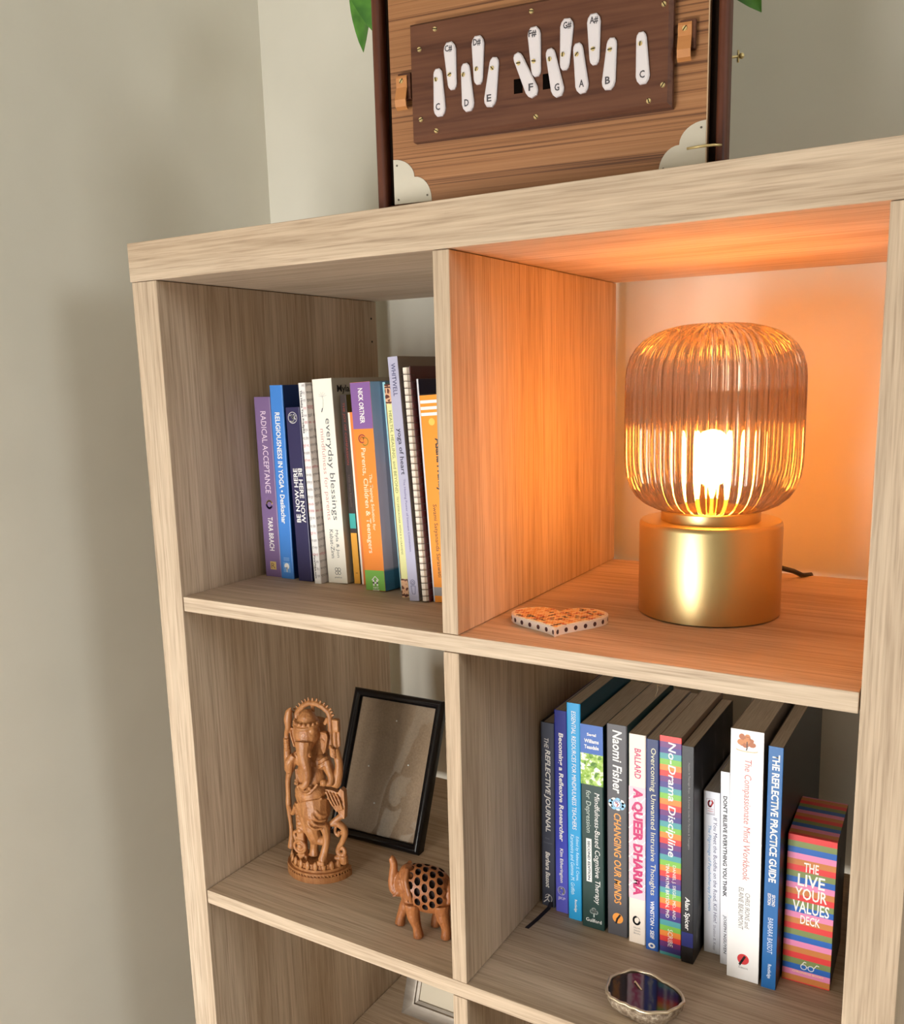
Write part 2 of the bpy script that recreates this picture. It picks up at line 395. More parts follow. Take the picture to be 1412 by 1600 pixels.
# thin dark + small orange
b = book('thin dark brown paperback with teal and yellow blocks at its foot', 17.4, 13.35, Z1, .88, 21.3, -.9, pm((52,40,38)), pm((120,98,32)), group=GU, rnd=.05)
q = yz(290,1418,21.3)
text(b, 'THE JOY OF COMPASSION', .42, q(335), q(700), .36, pm((150,52,44))); text(b, 'Lama Zopa Rinpoche', .42, q(760), q(950), .36, pm((98,78,76)))
rect(b, .02, .86, q(1080), q(990), pm((62,172,166))); rect(b, .02, .86, .02, q(1108), pm((240,172,60))); rect(b, .3, .6, q(1354), q(1350), pm((150,100,30)), -.015, 'small_print')
b = book('short orange book with white spine edge behind the tapping guide', 18.5, 13.3, Z1, 1.5, 19.4, -.95, pm((240,132,62)), pm((244,232,216)), group=GU, rnd=.05)
rect(b, .03, .28, .03, 19.37, pm((250,240,226)))
# parents, children & teenagers
OR = pm((244,140,44))
b = book('thick orange paperback with purple top block and green foot', 20.55, 11.3, Z1, 2.62, 22.6, -1.0, OR, fade('lilac_blue_cover_print', [(0,(66,124,156)), (.095,(70,130,160)), (.11,(190,186,200)), (.6,(196,190,212)), (.8,(166,190,222)), (1,(140,180,216))], 22.6), group=GU, rnd=.05)
q = yz(215,1465,22.6)
fl_ = [(2.62,.03), (2.78,.55), (2.98,1.3), (3.12,2.4), (3.2,4.0), (3.22,8.0), (3.2,14.5)]
MB().prism(fl_+[(x-.05, y+.02) for x, y in fl_[::-1]], 'z', 0, 22.55).build('bulging_cover', MATS['lilac_blue_cover_print'], b)
rect(b, .02, 2.6, q(487), 22.58, pm((134,92,158))); rect(b, .02, 2.6, .02, q(1340), pm((122,184,76)))
text(b, 'NICK ORTNER', 1.3, q(250), q(455), .62, WHITE, bold=.02); text(b, 'Parents, Children & Teenagers', 1.02, q(600), q(1235), .78, pm((252,226,190)), bold=.012); text(b, 'The Tapping Solution for', 1.75, q(755), q(1095), .5, pm((252,226,190)), bold=.012)
stroke(b, arc(1.05, q(545), .42, .42, 30, 300, 14), .12, pm((196,84,84))); stroke(b, arc(1.05, q(545), .2, .2, -60, 220, 10), .1, pm((214,120,70))); stroke(b, arc(1.4, q(562), .42, .42, -150, 120, 14), .12, pm((206,176,72)))
zl = q(1400); stroke(b, [(.9, zl), (1.35, zl+.42), (1.8, zl)], .09, WHITE); rect(b, 1.0, 1.2, zl-.65, zl+.05, WHITE, -.014, 'emblem'); rect(b, 1.48, 1.68, zl-.65, zl+.05, WHITE, -.014, 'emblem'); rect(b, 1.0, 1.68, zl-.38, zl-.22, WHITE, -.014, 'emblem')
text(b, 'HAY', 0, 1.0, 1.75, (.2, zl-.85), WHITE, horiz=True, bold=.02); text(b, 'HOUSE', 0, .95, 1.8, (.18, zl-1.12), WHITE, horiz=True, bold=.02)
book('thin pale cyan booklet beside the thick orange paperback', 24.2, 12.7, Z1, .34, 22.6, -1.4, pm((158,210,218)), group=GU, depth=14, ct=.04, name='thin_booklet', rnd=.03)
# ornate
def ornate():
    m = mat('brown_ornament_print', (120,60,40), .45)
    v = mapped(m, (1,1,1)); w_ = N(m, 'ShaderNodeTexVoronoi', feature='DISTANCE_TO_EDGE'); w_.inputs['Scale'].default_value = 210; LK(m, v, w_.inputs['Vector'])
    r = ramp(m, [(0,(222,178,140)), (.14,(214,160,120)), (.2,(92,34,22)), (1,(66,22,16))]); LK(m, w_.outputs[0], r.inputs[0]); LK(m, r.outputs[0], BS(m).inputs['Base Color']); return m
b = book('slim yellow-green paperback with brown ornament at both ends', 26.15, 10.1, Z1, .92, 22.4, -1.3, pm((226,224,158)), pm((120,52,40)), group=GU, depth=14, rnd=.04)
q = yz(225,1500,22.4); om = ornate()
rect(b, .02, .9, q(340), 22.38, om); rect(b, .02, .9, .02, q(1385), om)
for y0, y1 in ((225,233),(240,248),(328,336),(1388,1394),(1480,1490)): rect(b, .02, .9, q(y1), q(y0), pm((72,26,18)), -.012)
rect(b, .02, .1, q(1385), q(340), pm((96,36,26)), -.012)
text(b, 'HEALTH, HEALING, and BEYOND', .45, q(380), q(865), .4, pm((120,122,74))); text(b, 'TKV DESIKACHAR WITH R H CRAVENS', .5, q(885), q(1235), .22, pm((110,112,74)))
book('black booklet standing behind the lavender book', 27.14, 16.2, Z1, .26, 23.6, -1.37, BLACK, group=GU, depth=12, ct=.04, name='thin_booklet', rnd=.03)
b = book('tall lavender paperback with dark blue lettering beside spiral notebook', 27.7, 9.2, Z1, 1.2, 25.1, -1.7, pm((180,178,202)), pm((140,132,126)), group=GU, depth=17, rnd=.06)
q = yz(62,1525,25.1); dk = pm((62,60,104))
text(b, 'WHITWELL', .62, q(100), q(290), .5, dk, bold=.01); text(b, 'yoga of heart', .62, q(480), q(755), .66, pm((44,42,66)), bold=.01); text(b, 'The Healing Power of Intimate Connection', .68, q(780), q(1220), .34, pm((104,94,148)))
stroke(b, arc(.6, q(1410), .28, .28, 0, 360, 12), .04, dk); stroke(b, arc(.6, q(1412), .13, .15, 0, 360, 10), .04, dk); stroke(b, [(.35, q(1432)), (.88, q(1432)), (.78, q(1482)), (.45, q(1482)), (.35, q(1432))], .04, dk)
# spiral notebook
b = thing('spiral_notebook', 'wire-bound notebook with cream pages and burgundy cover', 'notebook', 29.18, 9.0, Z1+.01, 0, math.atan2(-1.55, 24.1), GU)
BG = mat('burgundy_leatherette', (92,40,36), .5); v = mapped(BG, (1,1,1)); n_ = noise(BG, v, 14, 2); r = ramp(BG, [(.4,(96,22,20)), (.6,(100,66,70))]); LK(BG, n_.outputs[0], r.inputs[0]); LK(BG, r.outputs[0], BS(BG).inputs['Base Color'])
MB().box(.80, .45, 0, .90, 16.5, 24.1).build('back_cover', BG, b); MB().box(-.08, .7, .1, -.03, 16.3, 24.0).build('front_cover', BG, b)
prof = [(-.02,16), (-.02,1.1), (.03,.55), (.18,.22), (.42,.16), (.62,.22), (.76,.5), (.79,1.1), (.79,16)]
MB().prism(prof, 'z', .12, 24.0).build('pages', mat('cream_notebook_paper', (240,228,212), .85), b)
WM = mat('dark_wire', (92,84,80), .35, .9)
loop = MB(); loop.smooth = True
loop.tube([(.98, 1.0, 0), (.98, .5, .04), (.86, .15, .08), (.6, -.06, .1), (.3, -.06, .1), (.02, .15, .08), (-.1, .55, .04), (-.06, 1.05, 0)], .035, 6)
lm = loop.mesh('wire_loop', WM)
for k in range(34): o = link('wire_loop', lm, b); o.location = (0, 0, (.6+k*.685)*.01)
for k in range(2):
    for j in range(3): MB().prism(arc(2.2+k*1.6, 22.6-j*.9, .1, .1, 0, 330, 11), 'x', .89, .905).build('punched_hole', DARKM, b)
# orange asana book
b = book('slim navy and grey booklet rising behind the orange banded book', 30.19, 10.0, Z1, .2, 22.85, -1.3, pm((226,224,228)), pm((150,152,160)), group=GU, depth=15, ct=.04, name='thin_booklet', rnd=.03)
MB().box(.195, .05, 21.3, .208, 15, 22.84).build('navy_cover_band', pm((22,32,78)), b)
b = book('orange paperback with three white bands beside the divider panel', 30.43, 9.85, Z1, 3.6, 21.2, -1.15, pm((244,148,28)), group=GU, rnd=.05)
q = yz(295,1530,21.2)
for y in (333, 370, 405): rect(b, .06, 3.58, q(y+9), q(y-9), WHITE, -.012)
disc(b, 1.25, q(450), .36, .36, pm((255,196,84))); rect(b, .02, 3.58, q(1490), q(1437), pm((150,144,142)), -.012)
text(b, 'Asana Pranayama Mudra', 1.75, q(545), q(1120), 1.0, pm((44,34,30)), bold=.03); text(b, 'Swami Satyananda Saraswati', .8, q(935), q(1375), .58, pm((70,48,24)))

# --- lower right cube
b = book('slate grey hardback with ribbon at the left end of the lower row', 39.45, 16.0, Z2, 1.62, 21.5, 0, pm((70,74,90)), pm((40,42,54)), group=GL, hard=True, ct=.14, name='hardback_book', rnd=.2)
q = yz(240,1015,21.5)
text(b, 'THE', .7, q(303), q(345), .5, WHITE, shear=.2); text(b, 'REFLECTIVE JOURNAL', .78, q(350), q(695), .78, WHITE, shear=.2, bold=.025)
text(b, 'Kate', 0, .55, 1.0, (.2, q(722)), pm((120,122,134)), horiz=True); text(b, 'Thompson', 0, .3, 1.3, (.22, q(742)), pm((120,122,134)), horiz=True)
text(b, 'Barbara Bassot', .8, q(780), q(935), .55, WHITE, shear=.2, bold=.03)
zl = q(985); stroke(b, arc(.85, zl+.1, .42, .5, -60, 150, 12), .05, WHITE); stroke(b, [(.3, zl-.45), (.75, zl), (1.05, zl-.4)], .11, WHITE); stroke(b, [(.75, zl+.02), (.85, zl+.35), (.45, zl+.1)], .1, WHITE); disc(b, .92, zl+.48, .1, .11, WHITE)
rb = MB(); P = [(1.2,-.05,.6), (1.15,-.5,.15), (1.0,-1.6,.06), (.85,-3.2,.05), (.6,-4.95,.05)]
for i in range(4):
    a, e = P[i], P[i+1]; rb.add([(a[0]-.22,a[1],a[2]), (a[0]+.22,a[1],a[2]), (e[0]+.22,e[1],e[2]), (e[0]-.22,e[1],e[2]), (a[0]-.22,a[1],a[2]+.03), (a[0]+.22,a[1],a[2]+.03), (e[0]+.22,e[1],e[2]+.03), (e[0]-.22,e[1],e[2]+.03)], [(0,1,2,3),(7,6,5,4),(0,4,5,1),(1,5,6,2),(2,6,7,3),(3,7,4,0)])
rb.build('ribbon_bookmark', pm((28,26,40)), b)
b = book('royal blue paperback with bold white rounded title', 41.35, 15.6, Z2, 1.5, 23.3, -.12, fade('royal_blue_print_and_shade', [(0,(104,104,214)), (.35,(56,66,188)), (.7,(30,42,152)), (1,(26,36,134))], 23.3), group=GL)  # printed blue blend, its dark top partly shade put into the colour
q = yz(185,1045,23.3)
text(b, 'Becoming a Reflexive Researcher', .72, q(277), q(735), .68, WHITE, shear=.1, bold=.03); text(b, 'Kim Etherington', .72, q(765), q(915), .48, WHITE, shear=.1, bold=.025)
stroke(b, arc(.74, q(950), .45, .5, 0, 360, 20), .06, pm((210,206,240))); stroke(b, arc(.85, q(950), .18, .32, -90, 120, 8), .16, WHITE); stroke(b, arc(.6, q(948), .16, .25, 60, 260, 8), .12, WHITE)
text(b, 'JKP', 0, .3, 1.2, (.42, q(985)), pm((214,208,240)), horiz=True, bold=.02)
b = book('tall light blue paperback with white capitals beside royal blue book', 43.15, 15.0, Z2, 1.55, 24.6, -.22, pm((38,160,218)), pm((24,84,112)), group=GL)
q = yz(155,1080,24.6); lb = pm((206,236,250))
text(b, 'ESSENTIAL RESOURCES FOR MINDFULNESS TEACHERS', .8, q(188), q(685), .48, WHITE, shear=.1); text(b, 'Edited by Rebecca S. Crane,', 1.08, q(712), q(905), .42, lb, shear=.15); text(b, 'Karunavira and Gemma M. Griffith', .55, q(708), q(970), .42, lb, shear=.15); text(b, 'Routledge', .85, q(990), q(1045), .36, WHITE, bold=.02)
# mindfulness based
DG = pm((28,60,54))
b = book('dark green paperback with blue top and leafy photo on the spine', 45.0, 14.45, Z2, 2.52, 22.8, -.3, DG, pm((20,40,38)), group=GL)
q = yz(245,1115,22.8)
rect(b, .02, 2.5, q(365), 22.78, pm((58,104,186)))
for s_, y, a, e in (('Segal', 287, .75, 1.75), ('Williams', 312, .45, 2.05), ('Teasdale', 337, .45, 2.05)): text(b, s_, 0, a, e, (.42, q(y)), WHITE, -.014, horiz=True, bold=.03)
lf = mat('leaf_photo_print', (140,190,60), .45); v = mapped(lf, (1,1,1)); vo = N(lf, 'ShaderNodeTexVoronoi'); vo.inputs['Scale'].default_value = 260; LK(lf, v, vo.inputs['Vector']); n_ = noise(lf, v, 170, 3)
r = ramp(lf, [(.3,(76,128,24)), (.45,(150,192,62)), (.56,(186,214,110)), (.62,(248,252,236))]); mx = mixc(lf, .45, n_.outputs[0], vo.outputs['Color']); LK(lf, mx, r.inputs[0]); LK(lf, r.outputs[0], BS(lf).inputs['Base Color'])
rect(b, .02, 2.5, q(495), q(365), lf)
text(b, 'Mindfulness-Based Cognitive Therapy', 1.72, q(525), q(1005), .74, WHITE, shear=.15); text(b, 'for Depression', .78, q(520), q(700), .7, pm((196,206,196)), shear=.1)
rect(b, .55, 1.15, q(912), q(725), WHITE, -.012); text(b, 'SECOND EDITION', .85, q(735), q(905), .3, pm((60,70,80)), -.02, bold=.03)
for dx, dz in ((-.22,.12), (.22,.12), (0,.35)): stroke(b, arc(1.35+dx, q(1046)+dz, .2, .2, 0, 360, 10), .12, pm((206,214,208)))
stroke(b, [(1.35, q(1046)+.1), (1.35, q(1046)-.45)], .12, pm((206,214,208)))
text(b, 'Guilford', 0, .45, 2.2, (.42, q(1080)), WHITE, horiz=True, bold=.01)
# naomi fisher
b = book('dark grey paperback with white and orange italic lettering', 47.85, 14.5, Z2, 2.2, 23.3, -.3, pm((84,82,86)), pm((30,74,84)), group=GL)
q = yz(245,1160,23.3); og = pm((250,164,70))
text(b, 'Naomi Fisher', 1.15, q(268), q(535), 1.0, WHITE, shear=.15, bold=.02); text(b, 'CHANGING OUR MINDS', 1.15, q(620), q(1018), .78, og, shear=.15, bold=.015)
lbl = pm((150,206,240)); 
for a in range(0, 360, 40): disc(b, 1.1+.62*math.cos(math.radians(a)), q(580)+.42*math.sin(math.radians(a)), .32, .28, WHITE if a % 80 else lbl, -.010)
disc(b, 1.1, q(580), .55, .52, lbl, -.016); disc(b, 1.1, q(580), .44, .42, pm((232,240,248)), -.02); stroke(b, arc(1.1, q(580), .4, .38, 0, 360, 16), .05, pm((40,90,170)), -.024); stroke(b, [(.95, q(575)), (1.25, q(580)), (1.1, q(590))], .1, pm((190,60,60)), -.026); stroke(b, [(.95, q(570)), (1.2, q(573))], .08, pm((40,60,140)), -.026)
disc(b, 1.15, q(1082), .58, .58, og); stroke(b, [(.95, q(1105)), (1.1, q(1085)), (1.4, q(1066))], .2, BLACK, -.02)
MB().tube([(1.9, 9.5, 23.3), (1.95, 10.2, 23.9), (1.7, 10.8, 24.2), (1.9, 11.6, 23.8), (2.05, 12.4, 24.3)], .05, 5).build('loose_thread', pm((222,206,176)), b)
# queer dharma
CR = pm((250,236,220)); MG = pm((206,44,112))
b = book('cream paperback with magenta brush capitals', 50.3, 14.2, Z2, 1.78, 22.8, -.26, CR, pm((200,190,176)), group=GL)
q = yz(288,1180,22.8)
rect(b, .02, 1.76, q(985), q(505), pm((250,206,216)))
for k in range(7): stroke(b, [(.03, q(560+k*62)), (.6, q(535+k*62)), (1.1, q(575+k*62)), (1.75, q(545+k*62))], .12, pm((252,240,236)), -.010, 'brush_line')
for k in range(6): stroke(b, [(.03, q(760+k*36)), (.5, q(775+k*36)), (1.2, q(752+k*36)), (1.75, q(770+k*36))], .035, pm((120,176,190)), -.012, 'brush_line')
text(b, 'BALLARD', .95, q(345), q(470), .68, pm((206,60,110)), bold=.02, shear=.1); text(b, 'A QUEER DHARMA', .9, q(512), q(970), 1.2, MG, -.02, bold=.05)
stroke(b, arc(.85, q(1080), .33, .42, 100, 350, 12), .2, BLACK); stroke(b, arc(.85, q(1080), .33, .42, -10, 100, 8), .05, BLACK)
for s_, y in (('North', 1112), ('Atlantic', 1124), ('Books', 1136)): text(b, s_, 0, .55, 1.25, (.2, q(y)), pm((150,142,136)), horiz=True)
b = book('slim deep blue paperback with cream serif title', 52.25, 13.8, Z2, 1.35, 22.75, -.3, fade('deep_blue_cover_blend', [(0,(44,96,180)), (.4,(36,82,168)), (.75,(26,50,112)), (1,(24,44,100))], 22.75), group=GL)  # blue goes darker towards the top
q = yz(310,1200,22.75); cm_ = pm((236,230,190))
text(b, 'Overcoming Unwanted Intrusive Thoughts', .7, q(345), q(960), .66, cm_); text(b, 'WINSTON \u2022 SEIF', .7, q(985), q(1150), .42, WHITE, bold=.02)
disc(b, .65, q(1180), .36, .3, WHITE); disc(b, .65, q(1180), .16, .14, pm((40,84,160)), -.02)
# no-drama
RB = [(232,64,60), (242,142,60), (132,196,78), (84,164,168), (72,62,140), (112,52,124)]
b = book('rainbow striped paperback with white italic title', 53.75, 13.75, Z2, 2.18, 23.4, -.4, stripes('rainbow_band_print', RB, .592, 2, .592-(23.4 % (.592*6))), pm((150,128,112)), group=GL, rnd=.05)
q = yz(295,1225,23.4)
text(b, 'No-Drama Discipline', 1.12, q(318), q(795), .98, WHITE, shear=.15, bold=.015); text(b, 'DANIEL J. SIEGEL, MD, AND', 1.45, q(828), q(1060), .42, WHITE); text(b, 'TINA PAYNE BRYSON, PHD', .78, q(825), q(1060), .42, WHITE, bold=.01); text(b, 'SCRIBE', 1.1, q(1108), q(1185), .5, WHITE)
# alan spicer
pc = mat('dark_photo_cover_print', (24,22,24), .4); v = mapped(pc, (1, 60, 16)); n_ = noise(pc, v, 1, 3); r = ramp(pc, [(.45,(14,12,12)), (.6,(34,32,32)), (.7,(110,108,106))]); LK(pc, n_.outputs[0], r.inputs[0]); LK(pc, r.outputs[0], BS(pc).inputs['Base Color'])
b = book('black paperback with blue foot band and dark photo cover', 56.05, 13.5, Z2, 1.2, 22.85, -.43, pm((34,33,36)), pc, group=GL, depth=14.5, rnd=.05)
q = yz(335,1250,22.85)
text(b, 'Autism In Teenage Boys - A Survival Guide For Parents & Teenagers', .72, q(400), q(760), .22, pm((150,146,146))); text(b, 'Alan Spicer', .55, q(965), q(1108), .62, WHITE, shear=.12, bold=.015); rect(b, .02, 1.18, q(1180), q(1118), pm((46,52,124)))
b = book('short white paperback with red rooster mark and blue subtitle', 57.55, 16.25, Z2, 1.62, 17.4, -.45, pm((236,238,246)), pm((200,196,196)), group=GL, rnd=.05)
q = yz(535,1220,17.4); rd = pm((206,44,52))
stroke(b, [(.3, q(565)), (1.05, q(565)), (1.05, q(625)), (.3, q(625)), (.3, q(565))], .04, pm((190,170,176))); stroke(b, arc(.62, q(585), .16, .3, 90, 300, 8)+[(.9, q(580)), (.8, q(572))], .16, rd); text(b, 'Sheldon', 0, .4, .95, (.12, q(606)), rd, horiz=True); text(b, 'PRESS', 0, .4, .95, (.12, q(616)), rd, horiz=True); rect(b, .25, 1.1, q(630), q(628), pm((150,146,160)), -.012, 'small_print')
text(b, 'If You Meet the Buddha on the Road, Kill Him!', 1.12, q(640), q(1085), .42, pm((64,56,106)), shear=.15); text(b, 'The Pilgrimage of Psychotherapy Patients', .55, q(675), q(1040), .4, pm((96,156,206)), shear=.15); text(b, 'Sheldon B. Kopp', 1.05, q(1095), q(1205), .32, pm((140,136,156)), shear=.15)
b = book('slim white paperback with small black capitals', 59.5, 15.05, Z2, .88, 20.3, -.5, pm((240,241,248)), pm((190,190,200)), group=GL, rnd=.05)
q = yz(440,1260,20.3)
text(b, "DON'T BELIEVE EVERYTHING YOU THINK", .45, q(540), q(965), .4, pm((34,34,40)), bold=.03); text(b, 'JOSEPH NGUYEN', .45, q(1045), q(1213), .36, pm((60,60,70)), shear=.15, bold=.01)
# compassionate mind
b = book('thick white workbook with autumn tree on top of its spine', 60.55, 13.5, Z2, 3.02, 25.45, -.35, pm((247,245,243)), pm((120,112,108)), group=GL, depth=18, name='thick_workbook', rnd=.05)
q = yz(270,1350,25.45); rc = pm((204,112,112)); gg = pm((120,116,116))
text(b, 'The Compassionate Mind Workbook', 1.55, q(390), q(905), .82, rc, shear=.12); text(b, 'CHRIS IRONS and', 1.85, q(960), q(1115), .44, gg, shear=.12); text(b, 'ELAINE BEAUMONT', 1.25, q(940), q(1125), .46, gg, shear=.12)
tree = pm((178,98,42)); tr2 = pm((206,128,62))
rs = random.Random(3)
for k in range(16): 
    a = rs.uniform(0, 2*PI); d_ = rs.uniform(0, .6)
    disc(b, 1.5+d_*math.cos(a)*1.25, q(310)+d_*math.sin(a)*.95, rs.uniform(.2,.36), rs.uniform(.18,.3), tree if k % 3 else tr2, -.008-k*.0006, 10, 'tree_print')
stroke(b, [(1.5, q(318)), (1.5, q(345)), (1.45, q(352))], .1, pm((70,46,30)), -.022, 'tree_print'); stroke(b, arc(1.5, q(352), .95, .15, 180, 360, 8), .08, pm((230,208,160)), -.012, 'tree_print')
disc(b, 1.55, q(1257), .55, .55, pm((218,60,64))); stroke(b, [(1.25, q(1282)), (1.45, q(1265)), (1.7, q(1244))], .22, BLACK, -.02); stroke(b, [(1.2, q(1290)), (1.3, q(1278))], .04, BLACK, -.02); text(b, 'ROBINSON', 0, 1.15, 2.0, (.16, q(1296)), gg, horiz=True)
# reflective practice guide
b = book('tall blue paperback with bold white capitals and black back cover', 63.85, 13.4, Z2, 1.32, 24.4, -.19, pm((30,104,172)), pm((44,44,44)), group=GL, depth=21, rnd=.05)
q = yz(345,1370,24.4)
text(b, 'THE REFLECTIVE PRACTICE GUIDE', .7, q(377), q(907), .68, WHITE, bold=.03); text(b, 'SECOND', .88, q(958), q(1008), .3, WHITE, bold=.02); text(b, 'EDITION', .5, q(956), q(1006), .3, WHITE, bold=.02); text(b, 'BARBARA BASSOT', .68, q(1060), q(1215), .48, pm((214,228,244)), shear=.1); text(b, 'Routledge', .68, q(1262), q(1325), .42, pm((220,232,246)), bold=.02)
# card deck
DC = [(226,62,62), (206,128,66), (232,140,182), (36,100,184), (128,142,84)]
b = thing('card_deck_box', 'striped card deck box with white hand lettering', 'card deck', 65.3, 15.6, Z2+.01, math.radians(2))
sF = stripes('deck_front_bands', DC, .603, 2, .603-(15.2 % (.603*5)))
mb = MB(); mb.box(0, 0, 0, 4.35, 8.6, 15.2, .05)
DS = mat('deck_side_black_print', (36,30,32), .4)
for i, f in enumerate(mb.f):
    n_ = (Vector(mb.v[f[1]])-Vector(mb.v[f[0]])).cross(Vector(mb.v[f[2]])-Vector(mb.v[f[0]])).normalized()
    mb.mi[i] = 1 if n_.z > .7 else (2 if abs(n_.x) > .7 else 0)
mb.build('box_body', [sF, stripes('deck_lid_bands', DC, .72, 1, .3), DS], b)
q = yz(690,1370,15.2)
for s_, z, x0, x1, hh in (('THE', 12.1, 1.55, 2.85, .95), ('LIVE', 10.75, 1.05, 3.45, 1.25), ('YOUR', 9.38, .85, 3.7, 1.2), ('VALUES', 8.0, .7, 3.95, 1.2), ('DECK', 6.7, 1.45, 3.2, .9)):
    text(b, s_, 0, x0, x1, (hh, z), WHITE, -.012, horiz=True, bold=.015)
text(b, 'CHRONICLE BOOKS', 0, .95, 3.75, (.2, q(1318)), pm((250,222,150)), -.012, horiz=True, bold=.01)
zl = q(1290); stroke(b, arc(1.95, zl, .26, .26, 0, 360, 12), .07, WHITE); stroke(b, arc(2.6, zl, .26, .26, 0, 360, 12), .07, WHITE); stroke(b, [(1.7, zl+.1), (2.0, zl+.55), (2.15, zl+.5)], .07, WHITE); stroke(b, [(2.21, zl+.05), (2.34, zl+.05)], .07, WHITE); stroke(b, [(2.85, zl+.1), (3.1, zl+.5), (3.3, zl+.45)], .07, WHITE)
MB().prism(arc(3.6, 8.3, 1.5, 3.6, 0, 350, 30), 'x', 4.345, 4.365).build('side_print', pm((14,12,14)), b)

# devanagari lines of the white book, across spine and cover board
for b, z, wd, m_, k in SANS:
    text(b, words[k % 12]+' '+words[(k*5+3) % 12], 0, wd[0], wd[1], (.42, z), m_, -.012, horiz=True)
pv = bpy.data.objects.new('cover_print', None); COL.objects.link(pv); pv.parent = SANS[0][0]; pv.location = (.0096, 0, 0); pv.rotation_euler = (0, 0, PI/2)
for b, z, wd, m_, k in SANS:
    text(pv, words[(k+4) % 12]+' '+words[(k*3) % 12]+' '+words[(k*7) % 12]+' '+words[(k*2+1) % 12], 0, .1, 5, (.42, z+.05), m_ if k % 2 else gk, -.012, horiz=True)

# ------------------------------------------------------------------ table lamp
lp = thing('table_lamp', 'lit table lamp with ribbed smoked glass shade on a brass drum base', 'lamp', 56.4, 18.55, Z1+.01)
mb = MB(); mb.lathe([(6.3,0), (6.65,.12), (6.65,8.55), (6.6,8.8), (6.45,8.97), (6.2,9.0), (4.7,9.0)], 96); smooth_angle(mb.build('drum_base', BRASS, lp), 40)
mb = MB(); mb.lathe([(4.62,8.95), (4.62,9.85), (4.5,9.95), (4.2,9.95), (4.2,9.2), (0.1,9.2)], 72); smooth_angle(mb.build('shade_collar', BRASS, lp), 40)
GL_ = bpy.data.materials.new('smoked_ribbed_glass'); GL_.use_nodes = True
nt = GL_.node_tree; nt.nodes.clear()
def nn(t, **kw):
    n = nt.nodes.new(t)
    for k, v in kw.items(): setattr(n, k, v)
    return n
out = nn('ShaderNodeOutputMaterial'); tr = nn('ShaderNodeBsdfTransparent'); tr.inputs[0].default_value = (.66, .56, .48, 1)
rf = nn('ShaderNodeBsdfRefraction'); rf.inputs['Color'].default_value = (.70, .58, .48, 1); rf.inputs['IOR'].default_value = 1.32; rf.inputs['Roughness'].default_value = .06
gs = nn('ShaderNodeBsdfGlossy'); gs.inputs['Color'].default_value = (1, .96, .92, 1); gs.inputs['Roughness'].default_value = .04
fr = nn('ShaderNodeFresnel'); fr.inputs['IOR'].default_value = 1.5
m1 = nn('ShaderNodeMixShader'); m1.inputs[0].default_value = .62
m2 = nn('ShaderNodeMixShader')
lw = nn('ShaderNodeLayerWeight'); lw.inputs[0].default_value = .35; cr = nn('ShaderNodeMix', data_type='RGBA'); cr.inputs[6].default_value = (.64, .55, .48, 1); cr.inputs[7].default_value = (.16, .09, .06, 1)
nt.links.new(lw.outputs['Facing'], cr.inputs[0]); nt.links.new(cr.outputs[2], tr.inputs[0]); nt.links.new(cr.outputs[2], rf.inputs[0])     # tint darkened by view angle, imitating thicker glass at the rib flanks
nt.links.new(tr.outputs[0], m1.inputs[1]); nt.links.new(rf.outputs[0], m1.inputs[2])
nt.links.new(fr.outputs[0], m2.inputs[0]); nt.links.new(m1.outputs[0], m2.inputs[1]); nt.links.new(gs.outputs[0], m2.inputs[2]); nt.links.new(m2.outputs[0], out.inputs[0])
prof = [(4.35,9.95), (5.3,10.15), (6.2,10.6), (6.95,11.25), (7.5,12.1), (7.85,13.1), (8.0,14.2), (8.05,15.5), (8.05,18), (8.05,20.5), (8.03,22.2), (7.92,23.3), (7.62,24.3), (7.1,25.15), (6.4,25.85), (5.5,26.4), (4.4,26.8), (3.2,27.08), (2.0,27.22), (.9,27.28), (.12,27.3)]
NR = 46
def rib(a, r, z): return 1+.045*(abs(math.sin(a*NR/2))-.6)*min(1, (r-.1)/3.0)
mb = MB(); mb.smooth = True; mb.lathe(prof, NR*8, cap=False, rib=rib); mb.build('glass_shade', GL_, lp)
BU = bpy.data.materials.new('glowing_bulb'); BU.use_nodes = True
b_ = BU.node_tree.nodes['Principled BSDF']; b_.inputs['Base Color'].default_value = (1,.8,.5,1); b_.inputs['Emission Color'].default_value = (1, .37, .055, 1); b_.inputs['Emission Strength'].default_value = 195
mb = MB(); mb.smooth = True; mb.lathe([(.3,12.1), (1.0,12.4), (1.45,13.0), (1.55,14), (1.55,16), (1.4,16.8), (.9,17.3), (.2,17.5)], 32); mb.build('bulb', BU, lp)
mb = MB(); mb.lathe([(1.3,9.2), (1.3,11.4), (1.0,11.8), (.8,12.2)], 24); smooth_angle(mb.build('bulb_socket', BRASS, lp))
mb = MB(); mb.smooth = True; mb.tube([(.6,6.3,.8), (1.5,9.5,1.1), (2.6,12.6,1.5), (3.6,15.2,1.6), (4.7,17.2,.9), (5.4,18.6,.22), (6.0,20.0,.1), (6.4,20.9,-1.5), (6.5,21.0,-6), (6.5,21.0,-30)], .28, 8); mb.build('power_cable', mat('black_cable', (22,18,16), .45), lp)

